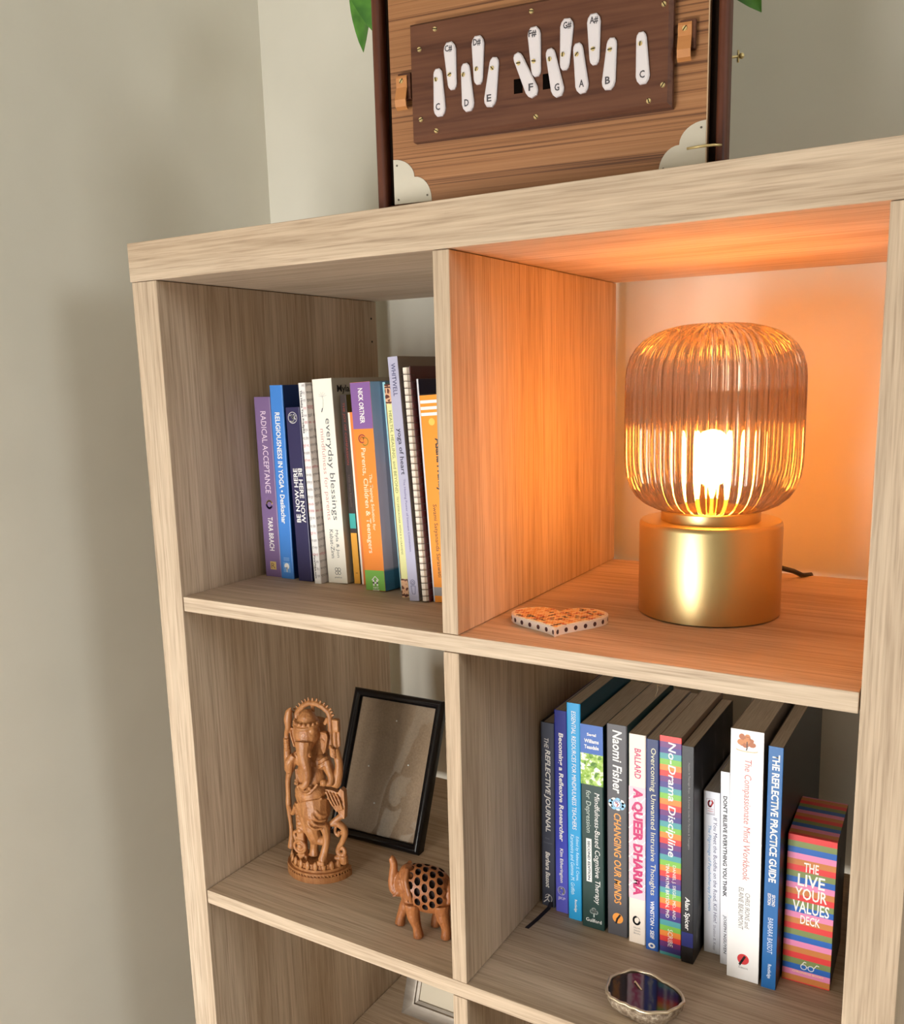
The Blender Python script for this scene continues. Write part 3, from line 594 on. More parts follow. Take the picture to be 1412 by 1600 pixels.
# ------------------------------------------------------------------ heart coaster
hc = thing('heart_coaster', 'heart-shaped mosaic coaster with white dotted edge', 'coaster', 45.6, 7.25, Z1+.01, math.radians(20))
pts = []
for k in range(64):
    t_ = 2*PI*k/64; pts.append((16*math.sin(t_)**3*.285, (13*math.cos(t_)-5*math.cos(2*t_)-2*math.cos(3*t_)-math.cos(4*t_))*.27+.4))
pts = pts[::-1]; ins = [(x*.955, y*.955) for x, y in pts]
mb = MB(); mb.prism(pts, 'z', .0, .72); HW = mat('coaster_white_glaze', (236,226,216), .4)
smooth_angle(mb.build('coaster_body', HW, hc), 40)
mb = MB(); mb.prism(ins, 'z', .71, .80); mb.build('coaster_top', mat('coaster_pale_top', (246,232,206), .4), hc)
def inside(x, y, P):
    r = False; j = len(P)-1
    for i in range(len(P)):
        if (P[i][1] > y) != (P[j][1] > y) and x < (P[j][0]-P[i][0])*(y-P[i][1])/(P[j][1]-P[i][1])+P[i][0]: r = not r
        j = i
    return r
cols = [('orange', (236,170,90)), ('amber', (250,206,140)), ('brown', (96,60,34)), ('rust', (206,100,54))]
chip = [MB() for _ in cols]; sm2 = [(x*.9, y*.9) for x, y in pts]; rs = random.Random(5)
for i in range(-9, 10):
    for j in range(-16, 17):
        x = i*.5+(j % 2)*.25; y = j*.29
        if inside(x, y, sm2):
            k = rs.choice([0,0,1,1,2,3]); a = .5 if (i+j) % 2 else -.5
            P_ = []
            for s_ in range(8):
                u, v_ = .25*math.cos(s_*PI/4), .12*math.sin(s_*PI/4); P_.append((x+u*math.cos(a)-v_*math.sin(a), y+u*math.sin(a)+v_*math.cos(a)))
            chip[k].prism(P_, 'z', .79, .83)
for (nm, c), mb in zip(cols, chip): mb.build('mosaic_chips', mat('mosaic_'+nm, c, .35), hc)['kind'] = 'stuff'
DOT = mat('coaster_dark_dots', (70,34,40), .45); L_ = 0; last = None
n = len(pts); step = 0
seg = [0]
for i in range(n): seg.append(seg[-1]+math.dist(pts[i], pts[(i+1) % n]))
for k in range(26):
    s_ = (k+.5)*seg[-1]/26; i = max(j for j in range(n) if seg[j] <= s_); a, e = Vector(pts[i]), Vector(pts[(i+1) % n])
    p = a.lerp(e, (s_-seg[i])/max(seg[i+1]-seg[i], 1e-6)); t_ = (e-a).normalized(); nr = Vector((t_.y, -t_.x))
    if inside(p.x+nr.x*.1, p.y+nr.y*.1, pts): nr = -nr
    mb = MB(); V = [(p.x+t_.x*.2*math.cos(q*PI/5)+nr.x*.012, p.y+t_.y*.2*math.cos(q*PI/5)+nr.y*.012, .36+.22*math.sin(q*PI/5)) for q in range(10)]
    V += [(x-nr.x*.06, y-nr.y*.06, z) for x, y, z in V]
    mb.add(V, [tuple(range(10)), tuple(range(19, 9, -1))]+[(q, q+10, (q+1) % 10+10, (q+1) % 10) for q in range(10)]); mb.build('dot', DOT, hc)

# ------------------------------------------------------------------ shruti box (bellows drone instrument) on top
sb = thing('shruti_box', 'wooden bellows drone box with white lettered keys on top of bookcase', 'instrument', 30.0, 2.3, 0.01, math.radians(7.5))
def veneer(name, cols, along='X', sa=(130, 3.0)):
    m = mat(name, cols[1], .4)
    sc = tuple(sa[1] if 'XYZ'[i] == along else sa[0] for i in range(3))
    v = mapped(m, sc); n1 = noise(m, v, 1, 3, .55, .1); n2 = noise(m, mapped(m, tuple(q*4 for q in sc)), 1, 2)
    r = ramp(m, [(.36, cols[0]), (.47, cols[1]), (.66, cols[2])]); mx = mixc(m, .25, n1.outputs[0], n2.outputs[0]); LK(m, mx, r.inputs[0]); LK(m, r.outputs[0], BS(m).inputs['Base Color']); return m
TEAK = veneer('striped_teak_veneer', [(92,56,34), (150,102,64), (168,120,80)], sa=(330, 1.3))
WAL = veneer('walnut_plate', [(74,42,28), (92,56,38), (104,66,46)], sa=(90, 5))
RAIL = veneer('dark_rail_wood', [(66,34,22), (86,46,30), (98,56,38)], 'Z', (120, 5))
for q_ in (WAL, RAIL): BS(q_).inputs['Specular IOR Level'].default_value = .3; BS(q_).inputs['Roughness'].default_value = .5
GRV = mat('groove_dark_wood', (34,22,14), .8, 0, .1)
BH = 23.2
MB().box(1.9, 1.2, .0, 28.4, 6.2, BH, .1).build('case_body', GRV, sb); MB().box(1.2, 1.0, 0, 29.7, 1.3, BH).build('groove_board', GRV, sb)
MB().box(2.1, 0, .62, 28.9, 1.3, BH-.5).build('front_board', TEAK, sb); MB().box(28.9, -.01, .62, 28.98, 1.3, BH-.5).build('board_edge', mat('pale_edge', (190,160,126), .5), sb)
MB().box(1.6, -.1, 0, 29.4, 1.2, .58, .08).build('bottom_rail', RAIL, sb); MB().box(1.6, -.1, BH-.48, 29.4, 1.2, BH, .08).build('top_rail', RAIL, sb)
for x in (.43, 29.6):
    pr_ = [(x, 1.5), (x, .3), (x+.08, -.05), (x+.24, -.28), (x+.45, -.34), (x+.66, -.26), (x+.82, -.05), (x+.88, .3), (x+.88, 1.5)]
    smooth_angle(MB().prism(pr_, 'z', 0, BH).build('side_rail', RAIL, sb), 50)
# key plate with bevelled edge
o_ = [(4.48,5.38), (26.42,5.38), (26.42,14.65), (4.48,14.65)]; i_ = [(4.62,5.72), (26.1,5.72), (26.1,14.4), (4.62,14.4)]
mb = MB(); mb.prism(o_, 'y', -.72, 0).prism(o_, 'y', -1.05, -.72, i_); kp = mb.build('key_plate', WAL, sb)
def screw(parent, x, z, y, r=.21, rot=0):
    mb = MB(); mb.smooth = False
    R1 = [(x+r*math.cos(2*PI*k/14), z+r*math.sin(2*PI*k/14)) for k in range(14)]; R2 = [(x+r*.7*math.cos(2*PI*k/14), z+r*.7*math.sin(2*PI*k/14)) for k in range(14)]
    mb.prism(R1, 'y', y-.12, y+.1, R2); mb.m = 1; c, s_ = math.cos(rot), math.sin(rot)
    q = [(-r*.8,-.035), (r*.8,-.035), (r*.8,.035), (-r*.8,.035)]
    mb.prism([(x+a*c-b*s_, z+a*s_+b*c) for a, b in q], 'y', y-.125, y-.05); return mb.build('screw', [SCREWM, DARKM], parent)
rs = random.Random(2)
for x, z in ((6.89,13.88), (15.3,13.86), (5.42,12.54), (5.37,7.05), (6.78,6.0), (15.6,6.0), (25.75,12.64), (25.75,7.0), (24.69,6.0), (24.2,13.9)): screw(sb, x, z, -1.04, .23, rs.uniform(0, PI))
for x0, z0, x1, z1 in ((13.75,7.95,14.5,9.05), (16.2,7.95,16.95,9.1)): MB().box(x0, -1.06, z0, x1, -.9, z1).build('reed_slot', DARKM, sb)  # flush black boxes, coloured as the shade inside open slots
KEYM = mat('white_plastic_key', (216,208,208), .35); INK = pm((70,66,70))
KEYS = [('C',(7.1,10.77),(7.21,7.05),(6.98,9.92),(7.08,7.79)), ('C#',(8.42,8.98),(8.21,12.64),(8.23,10.12),(8.12,12.12)), ('D',(9.58,10.82),(9.81,7.12),(9.46,9.94),(9.68,7.76)), ('D#',(10.73,9.06),(10.74,12.73),(10.62,10.21),(10.65,12.21)), ('E',(12.19,10.91),(11.66,7.22),(12.0,10.07),(11.67,7.86)), ('F',(14.03,10.91),(15.53,7.51),(14.26,10.11),(15.27,8.2)), ('F#',(15.73,8.97),(15.52,12.64),(15.54,10.08),(15.39,12.12)), ('G',(16.82,10.84),(17.58,7.23),(16.86,10.04),(17.44,7.9)), ('G#',(18.04,9.11),(18.28,12.81),(17.94,10.22),(18.25,12.27)), ('A',(19.1,10.91),(19.53,7.22),(19.07,10.06),(19.44,7.9)), ('A#',(20.47,9.14),(20.39,12.81),(20.37,10.26),(20.37,12.3)), ('B',(21.86,10.87),(21.54,7.18),(21.7,10.01),(21.52,7.84)), ('C',(24.09,10.93),(24.27,7.23),(24.05,10.08),(24.2,7.9))]
for nm, a, e, sc_, lt in KEYS:
    a, e = Vector(a), Vector(e); L_ = (e-a).length; dr = (e-a)/L_; nr = Vector((dr.y, -dr.x))
    def P(s_, t_): return tuple(a+dr*s_+nr*t_)
    rn, rw = .39, .53
    def outline(k, k2=0):
        n0, w0 = rn-k, rw-k
        o = [P(k, t_) for t_ in (-n0*.45, n0*.45)] + [P(k+n0*.5, n0*.85), P(k+n0*1.1, n0)] + [P(L_-w0*1.1-k, w0), P(L_-w0*.5-k, w0*.85)] + [P(L_-k, w0*.45), P(L_-k, -w0*.45)] + [P(L_-w0*.5-k, -w0*.85), P(L_-w0*1.1-k, -w0), P(k+n0*1.1, -n0), P(k+n0*.5, -n0*.85)]
        return o
    mb = MB(); mb.prism(outline(0), 'y', -1.24, -1.06).prism(outline(0), 'y', -1.34, -1.24, outline(.1)); k_ = mb.build('key', KEYM, sb)
    screw(k_, sc_[0], sc_[1], -1.32, .2, rs.uniform(0, PI))
    hw = .2 if len(nm) == 1 else .33; lt = (lt[0]+(.07 if len(nm) > 1 else .02), lt[1])
    text(k_, nm, 0, lt[0]-hw, lt[0]+hw, (.55, lt[1]), INK, -1.35, horiz=True, bold=.025, name='key_letter')
# latch tabs
LEA = mat('tan_leather', (186,124,70), .55)
for x0, z0 in ((2.95, 11.1), (26.75, 11.5)):
    MB().box(x0+.12, -.55, z0-2.1, x0+1.3, 0, z0, .06).build('latch_block', WAL, sb)
    prf = [(-.62,z0-.2), (-.7,z0-.4), (-.66,z0-1.15), (-.85,z0-1.6), (-1.05,z0-2.2), (-.95,z0-2.75), (-.6,z0-2.95), (-.56,z0-2.8), (-.8,z0-2.62), (-.9,z0-2.2), (-.72,z0-1.66), (-.54,z0-1.2), (-.54,z0-.2)]
    t_ = MB().prism(prf, 'x', x0, x0+1.02).build('leather_tab', LEA, sb); screw(t_, x0+.5, z0-.65, -.66, .24, .9)
# scalloped corner plates
NI = mat('satin_nickel', (206,198,180), .45, .3)
for sgn, X0 in ((1, 2.12), (-1, 28.9)):
    P_ = [(X0, .64), (X0, 4.36)] + [(X0+sgn*2.0*math.cos(a), 2.78+1.58*math.sin(a)) for a in [PI/2*(1-k/8) for k in range(1, 9)]] + [(X0+sgn*(2.0+1.58*math.cos(a)), .83+1.95*math.sin(a)) for a in [PI/2*(1-k/8) for k in range(1, 9)]] + [(X0+sgn*3.58, .64)]
    cp = MB().prism(P_, 'y', -.07, .02).build('corner_plate', NI, sb)
    for x, z in ((.35,3.85), (.4,1.0), (3.2,1.15)): MB().prism([(X0+sgn*x+.09*math.cos(k*PI/5), z+.09*math.sin(k*PI/5)) for k in range(10)], 'y', -.11, 0).build('rivet', mat('rivet_grey', (120,112,100), .4, .8), cp)
mb = MB(); mb.smooth = True; mb.tube([(30.1,-.25,2.36), (29.6,-.6,2.36), (28.6,-.75,2.33), (27.6,-.7,2.29)], .1, 8); mb.build('hook_wire', SCREWM, sb)
mb = MB(); mb.smooth = True; mb.tube([(28.3,3.0,9.43), (30.9,3.0,9.43)], .1, 8).ball((31.0,3.0,9.43), .22, 10, 8); mb.tube([(30.75,3.0,9.0), (30.75,3.0,9.86)], .1, 6); mb.build('side_stud', SCREWM, sb)

# ------------------------------------------------------------------ plant behind the box
pl = thing('potted_plant', 'leafy green potted plant standing behind the wooden drone box', 'plant', 38, 26, .01)
mb = MB(); mb.lathe([(4.2,0), (4.4,.1), (5.6,9.6), (6.0,9.7), (6.0,11), (5.5,11), (5.3,9.9), (.1,9.9)], 40); smooth_angle(mb.build('pot', mat('white_ceramic_pot', (225,222,215), .3), pl), 40)
LFM = mat('green_leaf', (58,112,34), .42); v = mapped(LFM, (1,1,1)); n_ = noise(LFM, v, 40, 2); r = ramp(LFM, [(.35,(52,104,30)), (.65,(92,150,52))]); LK(LFM, n_.outputs[0], r.inputs[0]); LK(LFM, r.outputs[0], BS(LFM).inputs['Base Color'])
def leaf(base, tip, wd, nrm, droop=.8):
    base, tip = Vector(base), Vector(tip); d_ = tip-base; L_ = d_.length; t_ = d_/L_; s_ = t_.cross(Vector(nrm)).normalized(); u = s_.cross(t_)
    V = []; F = []; nu, nv = 12, 6
    for i in range(nu+1):
        a = i/nu; w_ = wd*math.sin(PI*min(1, a**.75))**.8*(1-a*.15)+.02
        for j in range(nv+1):
            b = j/nv*2-1; V.append(base+t_*(L_*a)+s_*(b*w_)+u*(droop*math.sin(PI*a)+.35*abs(b)*w_*.5))
    for i in range(nu):
        for j in range(nv): k = i*(nv+1)+j; F.append((k, k+1, k+nv+2, k+nv+1))
    V2 = [p-u*.04 for p in V]; m_ = len(V)
    mb = MB(); mb.smooth = True; mb.add(V, F); mb.add(V2, [f[::-1] for f in F]); return mb.build('leaf', LFM, pl, None, False)
def stem(p): 
    mb = MB(); mb.smooth = True; p = Vector(p); mb.tube([(0,0,9.8), (p.x*.25,p.y*.25,9.8+(p.z-9.8)*.55), (p.x*.65,p.y*.65,9.8+(p.z-9.8)*.92), tuple(p)], [.22,.2,.16,.12], 6); mb.build('stem', mat('leaf_stem', (70,116,46), .5), pl)
LV = [((-19.3,-6,36), (-18.9,-6.5,21.6), 4.3, (.25,-1,.15)), ((-19.6,-4,33), (-21.9,-5,21.0), 3.0, (-.35,-1,.1)), ((-15,-4,34), (-23.5,-6,27.5), 3.6, (0,-1,.5)), ((14,-4,26), (21.0,-5,16.3), 2.6, (.2,-1,.2)), ((10,-5,32), (18,-7,27), 3.4, (0,-1,.5)),
      ((-6,-3,34), (-12,-6,40), 3.4, (0,-1,.6)), ((3,-3,35), (6,-7,43), 3.6, (0,-1,.5)), ((0,4,30), (-4,10,38), 3.4, (0,.6,1)), ((6,4,28), (13,9,33), 3.4, (.3,.4,1)), ((-8,4,28), (-15,8,33), 3.2, (-.3,.4,1))]
for a, e, w_, nr in LV: stem(a); leaf(a, e, w_, nr)

# ------------------------------------------------------------------ carved wooden deity figurine
gn = thing('carved_figurine', 'carved wooden elephant-headed deity figurine standing on a half-round lotus base', 'figurine', 13.2, 10.4, Z2+.01, math.radians(8))
def carved(name, base, dark, sc=60):
    m = mat(name, base, .42); v = mapped(m, (1,1,1)); n1 = noise(m, mapped(m, (sc*4, sc*4, sc*.5)), 1, 3); n2 = noise(m, v, 260, 3, .6); vo = N(m, 'ShaderNodeTexVoronoi', feature='DISTANCE_TO_EDGE'); vo.inputs['Scale'].default_value = 260; LK(m, v, vo.inputs['Vector'])
    r = ramp(m, [(.3, dark), (.7, base)]); LK(m, n1.outputs[0], r.inputs[0]); LK(m, r.outputs[0], BS(m).inputs['Base Color'])
    bump(m, n2.outputs[0], .45, .002); return m
GW = carved('carved_kadam_wood', (182,126,76), (150,96,54))
def remesh(o, vox, it=2):
    r = o.modifiers.new('remesh', 'REMESH'); r.mode = 'VOXEL'; r.voxel_size = vox*.01; r.use_smooth_shade = True
    if it: s_ = o.modifiers.new('smooth', 'SMOOTH'); s_.iterations = it; s_.factor = .4
    return o
def halfell(cx, rx, ry, n=28, y0=0):
    return [(cx+rx*math.cos(PI+PI*k/n), y0+ry*math.sin(PI+PI*k/n)) for k in range(n+1)]
# base: plinth, groove, lotus tier
BX = -.45
mb = MB()
for r_, za, zb in ((1.0,0,.75), (.955,.75,.95), (.985,.95,1.2), (.90,1.2,1.5), (.84,1.5,2.1)): mb.prism(halfell(BX, 4.2*r_, 3.6*r_), 'z', za, zb)
bs = mb.build('lotus_base', GW, gn)
pet = MB(); pet.smooth = True
V = []; nu = 6
pts_ = [(-.0,0), (.32,.3), (.42,.7), (.25,1.1), (0,1.35), (-.25,1.1), (-.42,.7), (-.32,.3)]
pet.prism([(x, z) for x, z in pts_], 'y', -.22, 0, [(x*.5, .12+z*.75) for x, z in pts_]); pmh = pet.mesh('lotus_petal', GW)
for k in range(11):
    a = PI+PI*(k+.5)/11; o = link('lotus_petal', pmh, bs); o.location = ((BX+3.62*math.cos(a))*.01, 3.1*math.sin(a)*.01, .0125); o.rotation_euler = (math.radians(-10), 0, a+PI/2)
bead = MB(); bead.smooth = True; bead.ball((0,0,0), .1, 8, 6); bdm = bead.mesh('bead', GW)
for k in range(30):
    a = PI+PI*(k+.5)/30; o = link('bead', bdm, bs); o.location = ((BX+4.12*math.cos(a))*.01, 3.52*math.sin(a)*.01, .0084)
# figure
def spline(pts, r, k=5):
    """smooth path through pts with matching radii"""
    P = [Vector(p) for p in pts]; n = len(P); rs = list(r) if isinstance(r, (list, tuple)) else [r]*n; op = []; orr = []
    for i in range(n-1):
        a, b, c, d_ = P[max(i-1, 0)], P[i], P[i+1], P[min(i+2, n-1)]
        for j in range(k):
            t_ = j/k; op.append(.5*((2*b)+(c-a)*t_+(2*a-5*b+4*c-d_)*t_*t_+(3*b-a-3*c+d_)*t_**3)); orr.append(rs[i]+(rs[i+1]-rs[i])*(t_*t_*(3-2*t_)))
    op.append(P[-1]); orr.append(rs[-1]); return op, orr
fg = MB()
def T(pts, r, n=8, closed=False):
    if closed: fg.tube(pts, r, n, True)
    else: q_, r_ = spline(pts, r); fg.tube(q_, r_, max(n, 12))
fg.ball((-.3,-1.5,10.7), (2.0,1.75,1.5)); fg.ball((-.3,-1.35,12.6), (1.85,1.3,1.9)); fg.ball((-.35,-1.1,14.3), (2.3,1.0,1.3))          # belly, chest, shoulders
fg.ball((-.35,-1.75,18.0), (1.62,1.45,1.6)); fg.ball((-.3,-2.2,17.1), (1.2,1.15,1.3)); fg.ball((-1.1,-2.0,18.5), .75); fg.ball((.55,-2.0,18.6), .75)   # head
T([(-.2,-2.6,17.2), (-.1,-3.0,16.2), (.05,-3.15,15.4), (.25,-3.2,14.6), (.35,-3.15,13.7), (.25,-3.1,12.9), (.05,-3.2,12.3), (-.3,-3.3,12.05), (-.7,-3.25,12.15)], [1.1,.85,.7,.58,.5,.46,.42,.36,.28], 12)   # trunk
T([(.5,-2.7,16.3), (.85,-3.15,15.95), (1.1,-3.5,15.95)], [.24,.2,.1], 8)                                        # tusk
T([(-.9,-2.7,16.2), (-1.15,-3.1,15.9)], [.22,.12], 8)
for sx, xo in ((1, 1.15), (-1, -1.75)):                                                                          # ears
    mbp = [(0,.9), (.9*sx,.95), (1.1*sx,.1), (.75*sx,-1.4), (.3*sx,-1.9), (0,-1.2)]
    fg.prism([(xo+x, 17.3+z) for x, z in mbp], 'y', -1.35, -.95)
    T([(xo+.2*sx,-1.4,18.1), (xo+.95*sx,-1.45,18.0), (xo+.95*sx,-1.45,17.2), (xo+.6*sx,-1.45,15.9)], .12, 6)
    T([(xo+.2*sx,-1.4,17.3), (xo+.6*sx,-1.42,17.0)], .1, 6)
# crown
fg.lathe([(1.42,18.9), (1.48,19.2), (1.4,19.45), (1.15,19.6), (.95,20.1), (.55,20.6), (.15,20.8)], 36, (-.35,-1.5)); T([(-.35+1.5*math.cos(a), -1.5+1.5*math.sin(a), 19.0+.12*math.cos(2*a)) for a in [PI*k/12+PI for k in range(13)]], .2, 6)
for k in range(9): a = PI+PI*(k+.5)/9; fg.ball((-.35+1.5*math.cos(a), -1.5+1.5*math.sin(a), 19.4), .2, 6, 5)
# right-hand (image right) raised arm with goad, and lower hand with sweet
T([(1.5,-1.3,14.9), (2.3,-1.6,13.9), (2.95,-1.75,12.9), (3.2,-1.7,12.2), (3.5,-1.6,13.2), (3.68,-1.6,14.6), (3.5,-1.65,15.9), (3.35,-1.7,16.6)], [.75,.62,.55,.6,.55,.47,.45,.42], 10)
for k in range(4): T([(2.85,-1.9,16.95-k*.3), (3.15,-2.25,16.75-k*.3), (3.55,-2.1,16.55-k*.3)], .15, 6)
T([(2.1,-1.7,14.9), (2.5,-1.95,14.0), (2.9,-2.2,13.2), (2.9,-2.45,12.6), (2.35,-2.75,12.6)], [.5,.45,.42,.42,.3], 10); fg.ball((2.3,-2.9,12.75), .45, 10, 8)
for z in (14.6, 14.3): T([(1.7+.75*math.cos(a)*.8, -1.6+.75*math.sin(a), z+.35*math.cos(a)) for a in [2*PI*k/12 for k in range(12)]], .11, 6, True)
T([(3.35,-1.6,16.2), (3.3,-1.55,18), (3.38,-1.5,19.7)], .3, 8); fg.box(3.1,-1.9,18.6,3.95,-1.2,20.1,.15); T([(3.75,-1.45,16.8), (3.75,-1.4,19.4)], .16, 6)
# left (image left) raised arm / lotus blade and drop
T([(-1.9,-1.2,14.9), (-2.7,-1.5,13.9), (-3.2,-1.5,12.9), (-3.4,-1.4,14), (-3.4,-1.35,15.6)], [.7,.6,.55,.45,.42], 10)
T([(-3.4,-1.3,15.4), (-3.42,-1.25,16.4), (-3.4,-1.3,17.3), (-3.0,-1.5,18.2), (-2.95,-1.5,19.2), (-2.8,-1.5,20.1), (-2.45,-1.5,20.75)], [.32,.36,.3,.38,.5,.4,.08], 10)
for k in range(5): T([(-3.7,-1.5,15.5+k*.3), (-3.3,-1.75,15.5+k*.3), (-3.05,-1.5,15.55+k*.3)], .12, 6)
T([(-2.2,-1.8,15.0), (-2.85,-1.9,14.0), (-3.0,-1.8,12.8)], [.4,.6,.45], 10)
# side slab the arms are carved from
T([(-3.6,-.7,12.6), (-4.0,-.7,11.2), (-4.1,-.7,9.4), (-4.15,-.7,8.2), (-4.1,-.7,6.9), (-4.0,-.7,5.6), (-3.95,-.7,4.3), (-4.1,-.7,2.4)], [.45,.34,.3,.36,.3,.26,.3,.5], 8)
T([(-4.15,-.8,8.0), (-3.2,-1.3,7.3), (-2.4,-1.7,8.6)], [.25,.3,.35], 8)
# sash at image right
fg.prism([(1.5,11.2), (2.3,10.0), (3.0,8.9), (3.35,7.9), (3.95,7.8), (4.1,9.3), (4.05,11.3), (3.6,11.6), (3.2,11.0), (2.5,11.2)], 'y', -1.5, -.75)
for k in range(4): T([(1.75+k*.45,-1.6,11.0-k*.05), (2.35+k*.4,-1.75,9.9+k*.1), (3.1+k*.24,-1.6,8.7+k*.12)], .13, 6)
# skirt, legs
T([(.2,-1.6,9.6), (.5,-2.0,8.6), (.6,-2.1,7.6), (.9,-2.2,7.0)], [1.9,1.75,1.5,1.2], 14); T([(-1.1,-1.4,9.4), (-.7,-1.6,7.6), (-.4,-1.7,6.2), (-.2,-1.6,5.2), (0,-1.4,4.4)], [1.5,1.3,1.05,.9,.75], 12)
T([(0,-1.4,4.7), (.9,-1.5,4.6), (1.5,-1.6,5.0)], [.7,.6,.5], 10)
T([(.9,-2.2,7.3), (1.7,-2.3,6.9), (1.95,-2.35,5.8), (1.85,-2.4,4.7), (1.65,-2.6,3.7), (1.5,-2.85,2.9)], [.9,.62,.45,.42,.45,.5], 10); fg.box(1.0,-3.4,2.3,2.0,-2.3,2.95,.2)
T([(-.3,-1.4,4.6), (-.5,-1.3,3.4), (-.5,-1.4,2.4)], [.6,.5,.6], 10)
for i_, (p0, p1, p2, p3) in enumerate((((.2,-2.9,9.2), (.75,-3.6,8.3), (1.4,-3.5,7.6), (2.1,-2.9,7.4)), ((.5,-2.9,9.6), (1.1,-3.6,8.8), (1.6,-3.3,8.1), (2.2,-2.7,8.0)), ((.8,-2.8,9.9), (1.4,-3.3,9.2), (1.9,-2.9,8.6), (2.2,-2.3,8.5)), ((0,-2.9,8.9), (.4,-3.6,7.7), (1.0,-3.4,7.0), (1.8,-2.9,7.0)))): T([p0, p1, p2, p3], [.12,.16,.16,.12], 6)
for k in range(4): T([(-2.1,-2.0,9.3-k*.25), (-1.2,-2.7,8.6-k*.2), (-.4,-3.0,9.0-k*.2), (.3,-3.0,9.7-k*.2)], .13, 6)
T([(-2.2,-1.9,10.1), (-1,-2.9,9.55), (.4,-3.1,9.75), (1.7,-2.4,10.5)], .18, 8); T([(-1.9,-2.0,13.4), (-1.5,-2.5,12.0), (-.8,-3.0,11.2), (.4,-3.1,11.2), (1.3,-2.6,12.3)], .16, 8)
for k in range(7): a = PI+PI*(k+.5)/7; fg.ball((-.3+1.75*math.cos(a), -1.7+1.5*math.sin(a), 11.6+.4*abs(math.cos(a))), .22, 6, 5)
# hanging cloth column with scrolls (image left) and rats-tail scroll (image right)
fg.box(-2.25,-2.35,2.2,-1.25,-1.4,8.6,.15)
for z in (7.6, 6.7, 5.8): fg.ball((-1.75,-2.4,z), (.35,.15,.3), 8, 6)
T([(-1.8+.75*math.cos(a), -2.35, 3.75+.75*math.sin(a)) for a in [2*PI*k/14 for k in range(14)]], .2, 6, True); fg.ball((-1.8,-2.35,3.75), (.38,.25,.38), 10, 6); fg.box(-2.5,-2.3,1.9,-1.0,-1.2,2.6,.15); T([(-2.4,-2.2,4.4), (-2.65,-2.1,5.2), (-2.3,-2.2,5.6)], .2, 6)
T([(1.6,-1.7,6.7), (2.4,-1.6,7.1), (3.06,-1.3,7.0), (3.6,-1.1,6.4), (3.62,-1.0,5.6), (3.25,-1.0,4.65), (2.75,-1.0,3.8), (2.6,-1.0,3.2), (3.05,-1.0,2.85), (3.5,-1.0,3.3), (3.38,-1.0,3.8), (3.05,-1.0,3.65)], [.32,.4,.45,.42,.4,.36,.33,.33,.32,.28,.24,.2], 8)
T([(2.6,-1.3,6.6), (2.5,-1.3,5.9), (2.9,-1.3,5.5), (3.1,-1.3,6.1)], .2, 6); T([(1.8,-1.7,6.7), (2.75,-1.5,7.5), (3.5,-1.2,8.1)], [.3,.35,.4], 8); T([(3.3,-1.0,2.9), (3.3,-.9,1.9)], [.5,.5], 8); T([(2.2,-1.2,2.5), (3.4,-1.0,2.5)], .28, 6)
remesh(fg.build('figure', GW, gn), .065, 1)
# arch with teeth behind the head
hp = [(-2.3,-.7,18.9), (-2.32,-.7,19.7), (-1.81,-.7,20.25), (-1.16,-.7,20.88), (-.44,-.7,21.25), (.51,-.7,21.28), (1.34,-.7,20.98), (2.0,-.7,20.5), (2.26,-.7,19.9), (2.24,-.7,18.64), (2.15,-.7,17.37), (2.2,-.7,16.0)]
ar = MB(); ar.tube(hp, .34, 8)
for i in range(1, 9):
    for t_ in (0, .5):
        p = Vector(hp[i]).lerp(Vector(hp[i+1]), t_); d_ = (p-Vector((0,-.7,18.6))).normalized(); ar.tube([p, p+d_*.66], [.15,.12], 6)
ar.tube([(-.2,-.3,14), (-.2,-.3,19)], [1.6,1.4], 12)
for p in ((-1.6,-.7,19.2), (0,-.7,20.2), (1.5,-.7,18.9)): ar.tube([p, (p[0]*1.3, -.7, p[2]+.8)], .25, 6)
remesh(ar.build('arch', GW, gn), .06, 1)

# ------------------------------------------------------------------ black photo frame leaning back
pf = thing('photo_frame', 'empty glossy black photo frame leaning behind the carved figurine', 'photo frame', 21.62-13.58*math.cos(math.radians(2.4)), 18.21-13.58*math.sin(math.radians(2.4)), Z2+.05, math.radians(2.4), 0, None, math.radians(-23))
FBK = mat('glossy_black_frame', (12,11,13), .16); fw_, fh_ = 13.58, 19.06
prf_ = [(0,.0), (.12,-.18), (.35,-.3), (.6,-.28), (.85,-.12), (1.05,.05), (1.1,.25), (1.1,1.2), (0,1.2)]
def mitre(x0, z0, x1, z1, nx, nz):
    mb = MB(); L_ = math.hypot(x1-x0, z1-z0); tx, tz = (x1-x0)/L_, (z1-z0)/L_; V = []
    for end in (0, 1):
        for a, y in prf_:
            px, pz = (x0, z0) if not end else (x1, z1); s_ = a if not end else -a
            V.append((px+tx*s_+nx*a, y, pz+tz*s_+nz*a))
    n = len(prf_); mb.add(V, [tuple(range(n)), tuple(range(2*n-1, n-1, -1))]+[(i, (i+1) % n, (i+1) % n+n, i+n) for i in range(n)])
    smooth_angle(mb.build('frame_bar', FBK, pf), 50)
mitre(0,0,fw_,0,0,1); mitre(fw_,fh_,0,fh_,0,-1); mitre(0,fh_,0,0,1,0); mitre(fw_,0,fw_,fh_,-1,0)
KR = mat('brown_kraft_backing', (150,126,98), .45); v = mapped(KR, (1,1,1)); n_ = noise(KR, v, 420, 4, .7); r = ramp(KR, [(.3,(146,122,94)), (.7,(172,146,116))]); LK(KR, n_.outputs[0], r.inputs[0]); LK(KR, r.outputs[0], BS(KR).inputs['Base Color'])
MB().box(1.05, .55, 1.05, fw_-1.05, 1.1, fh_-1.05).build('backing_card', KR, pf)
PL = bpy.data.materials.new('clear_plastic_sheet'); PL.use_nodes = True; nt = PL.node_tree; nt.nodes.clear()
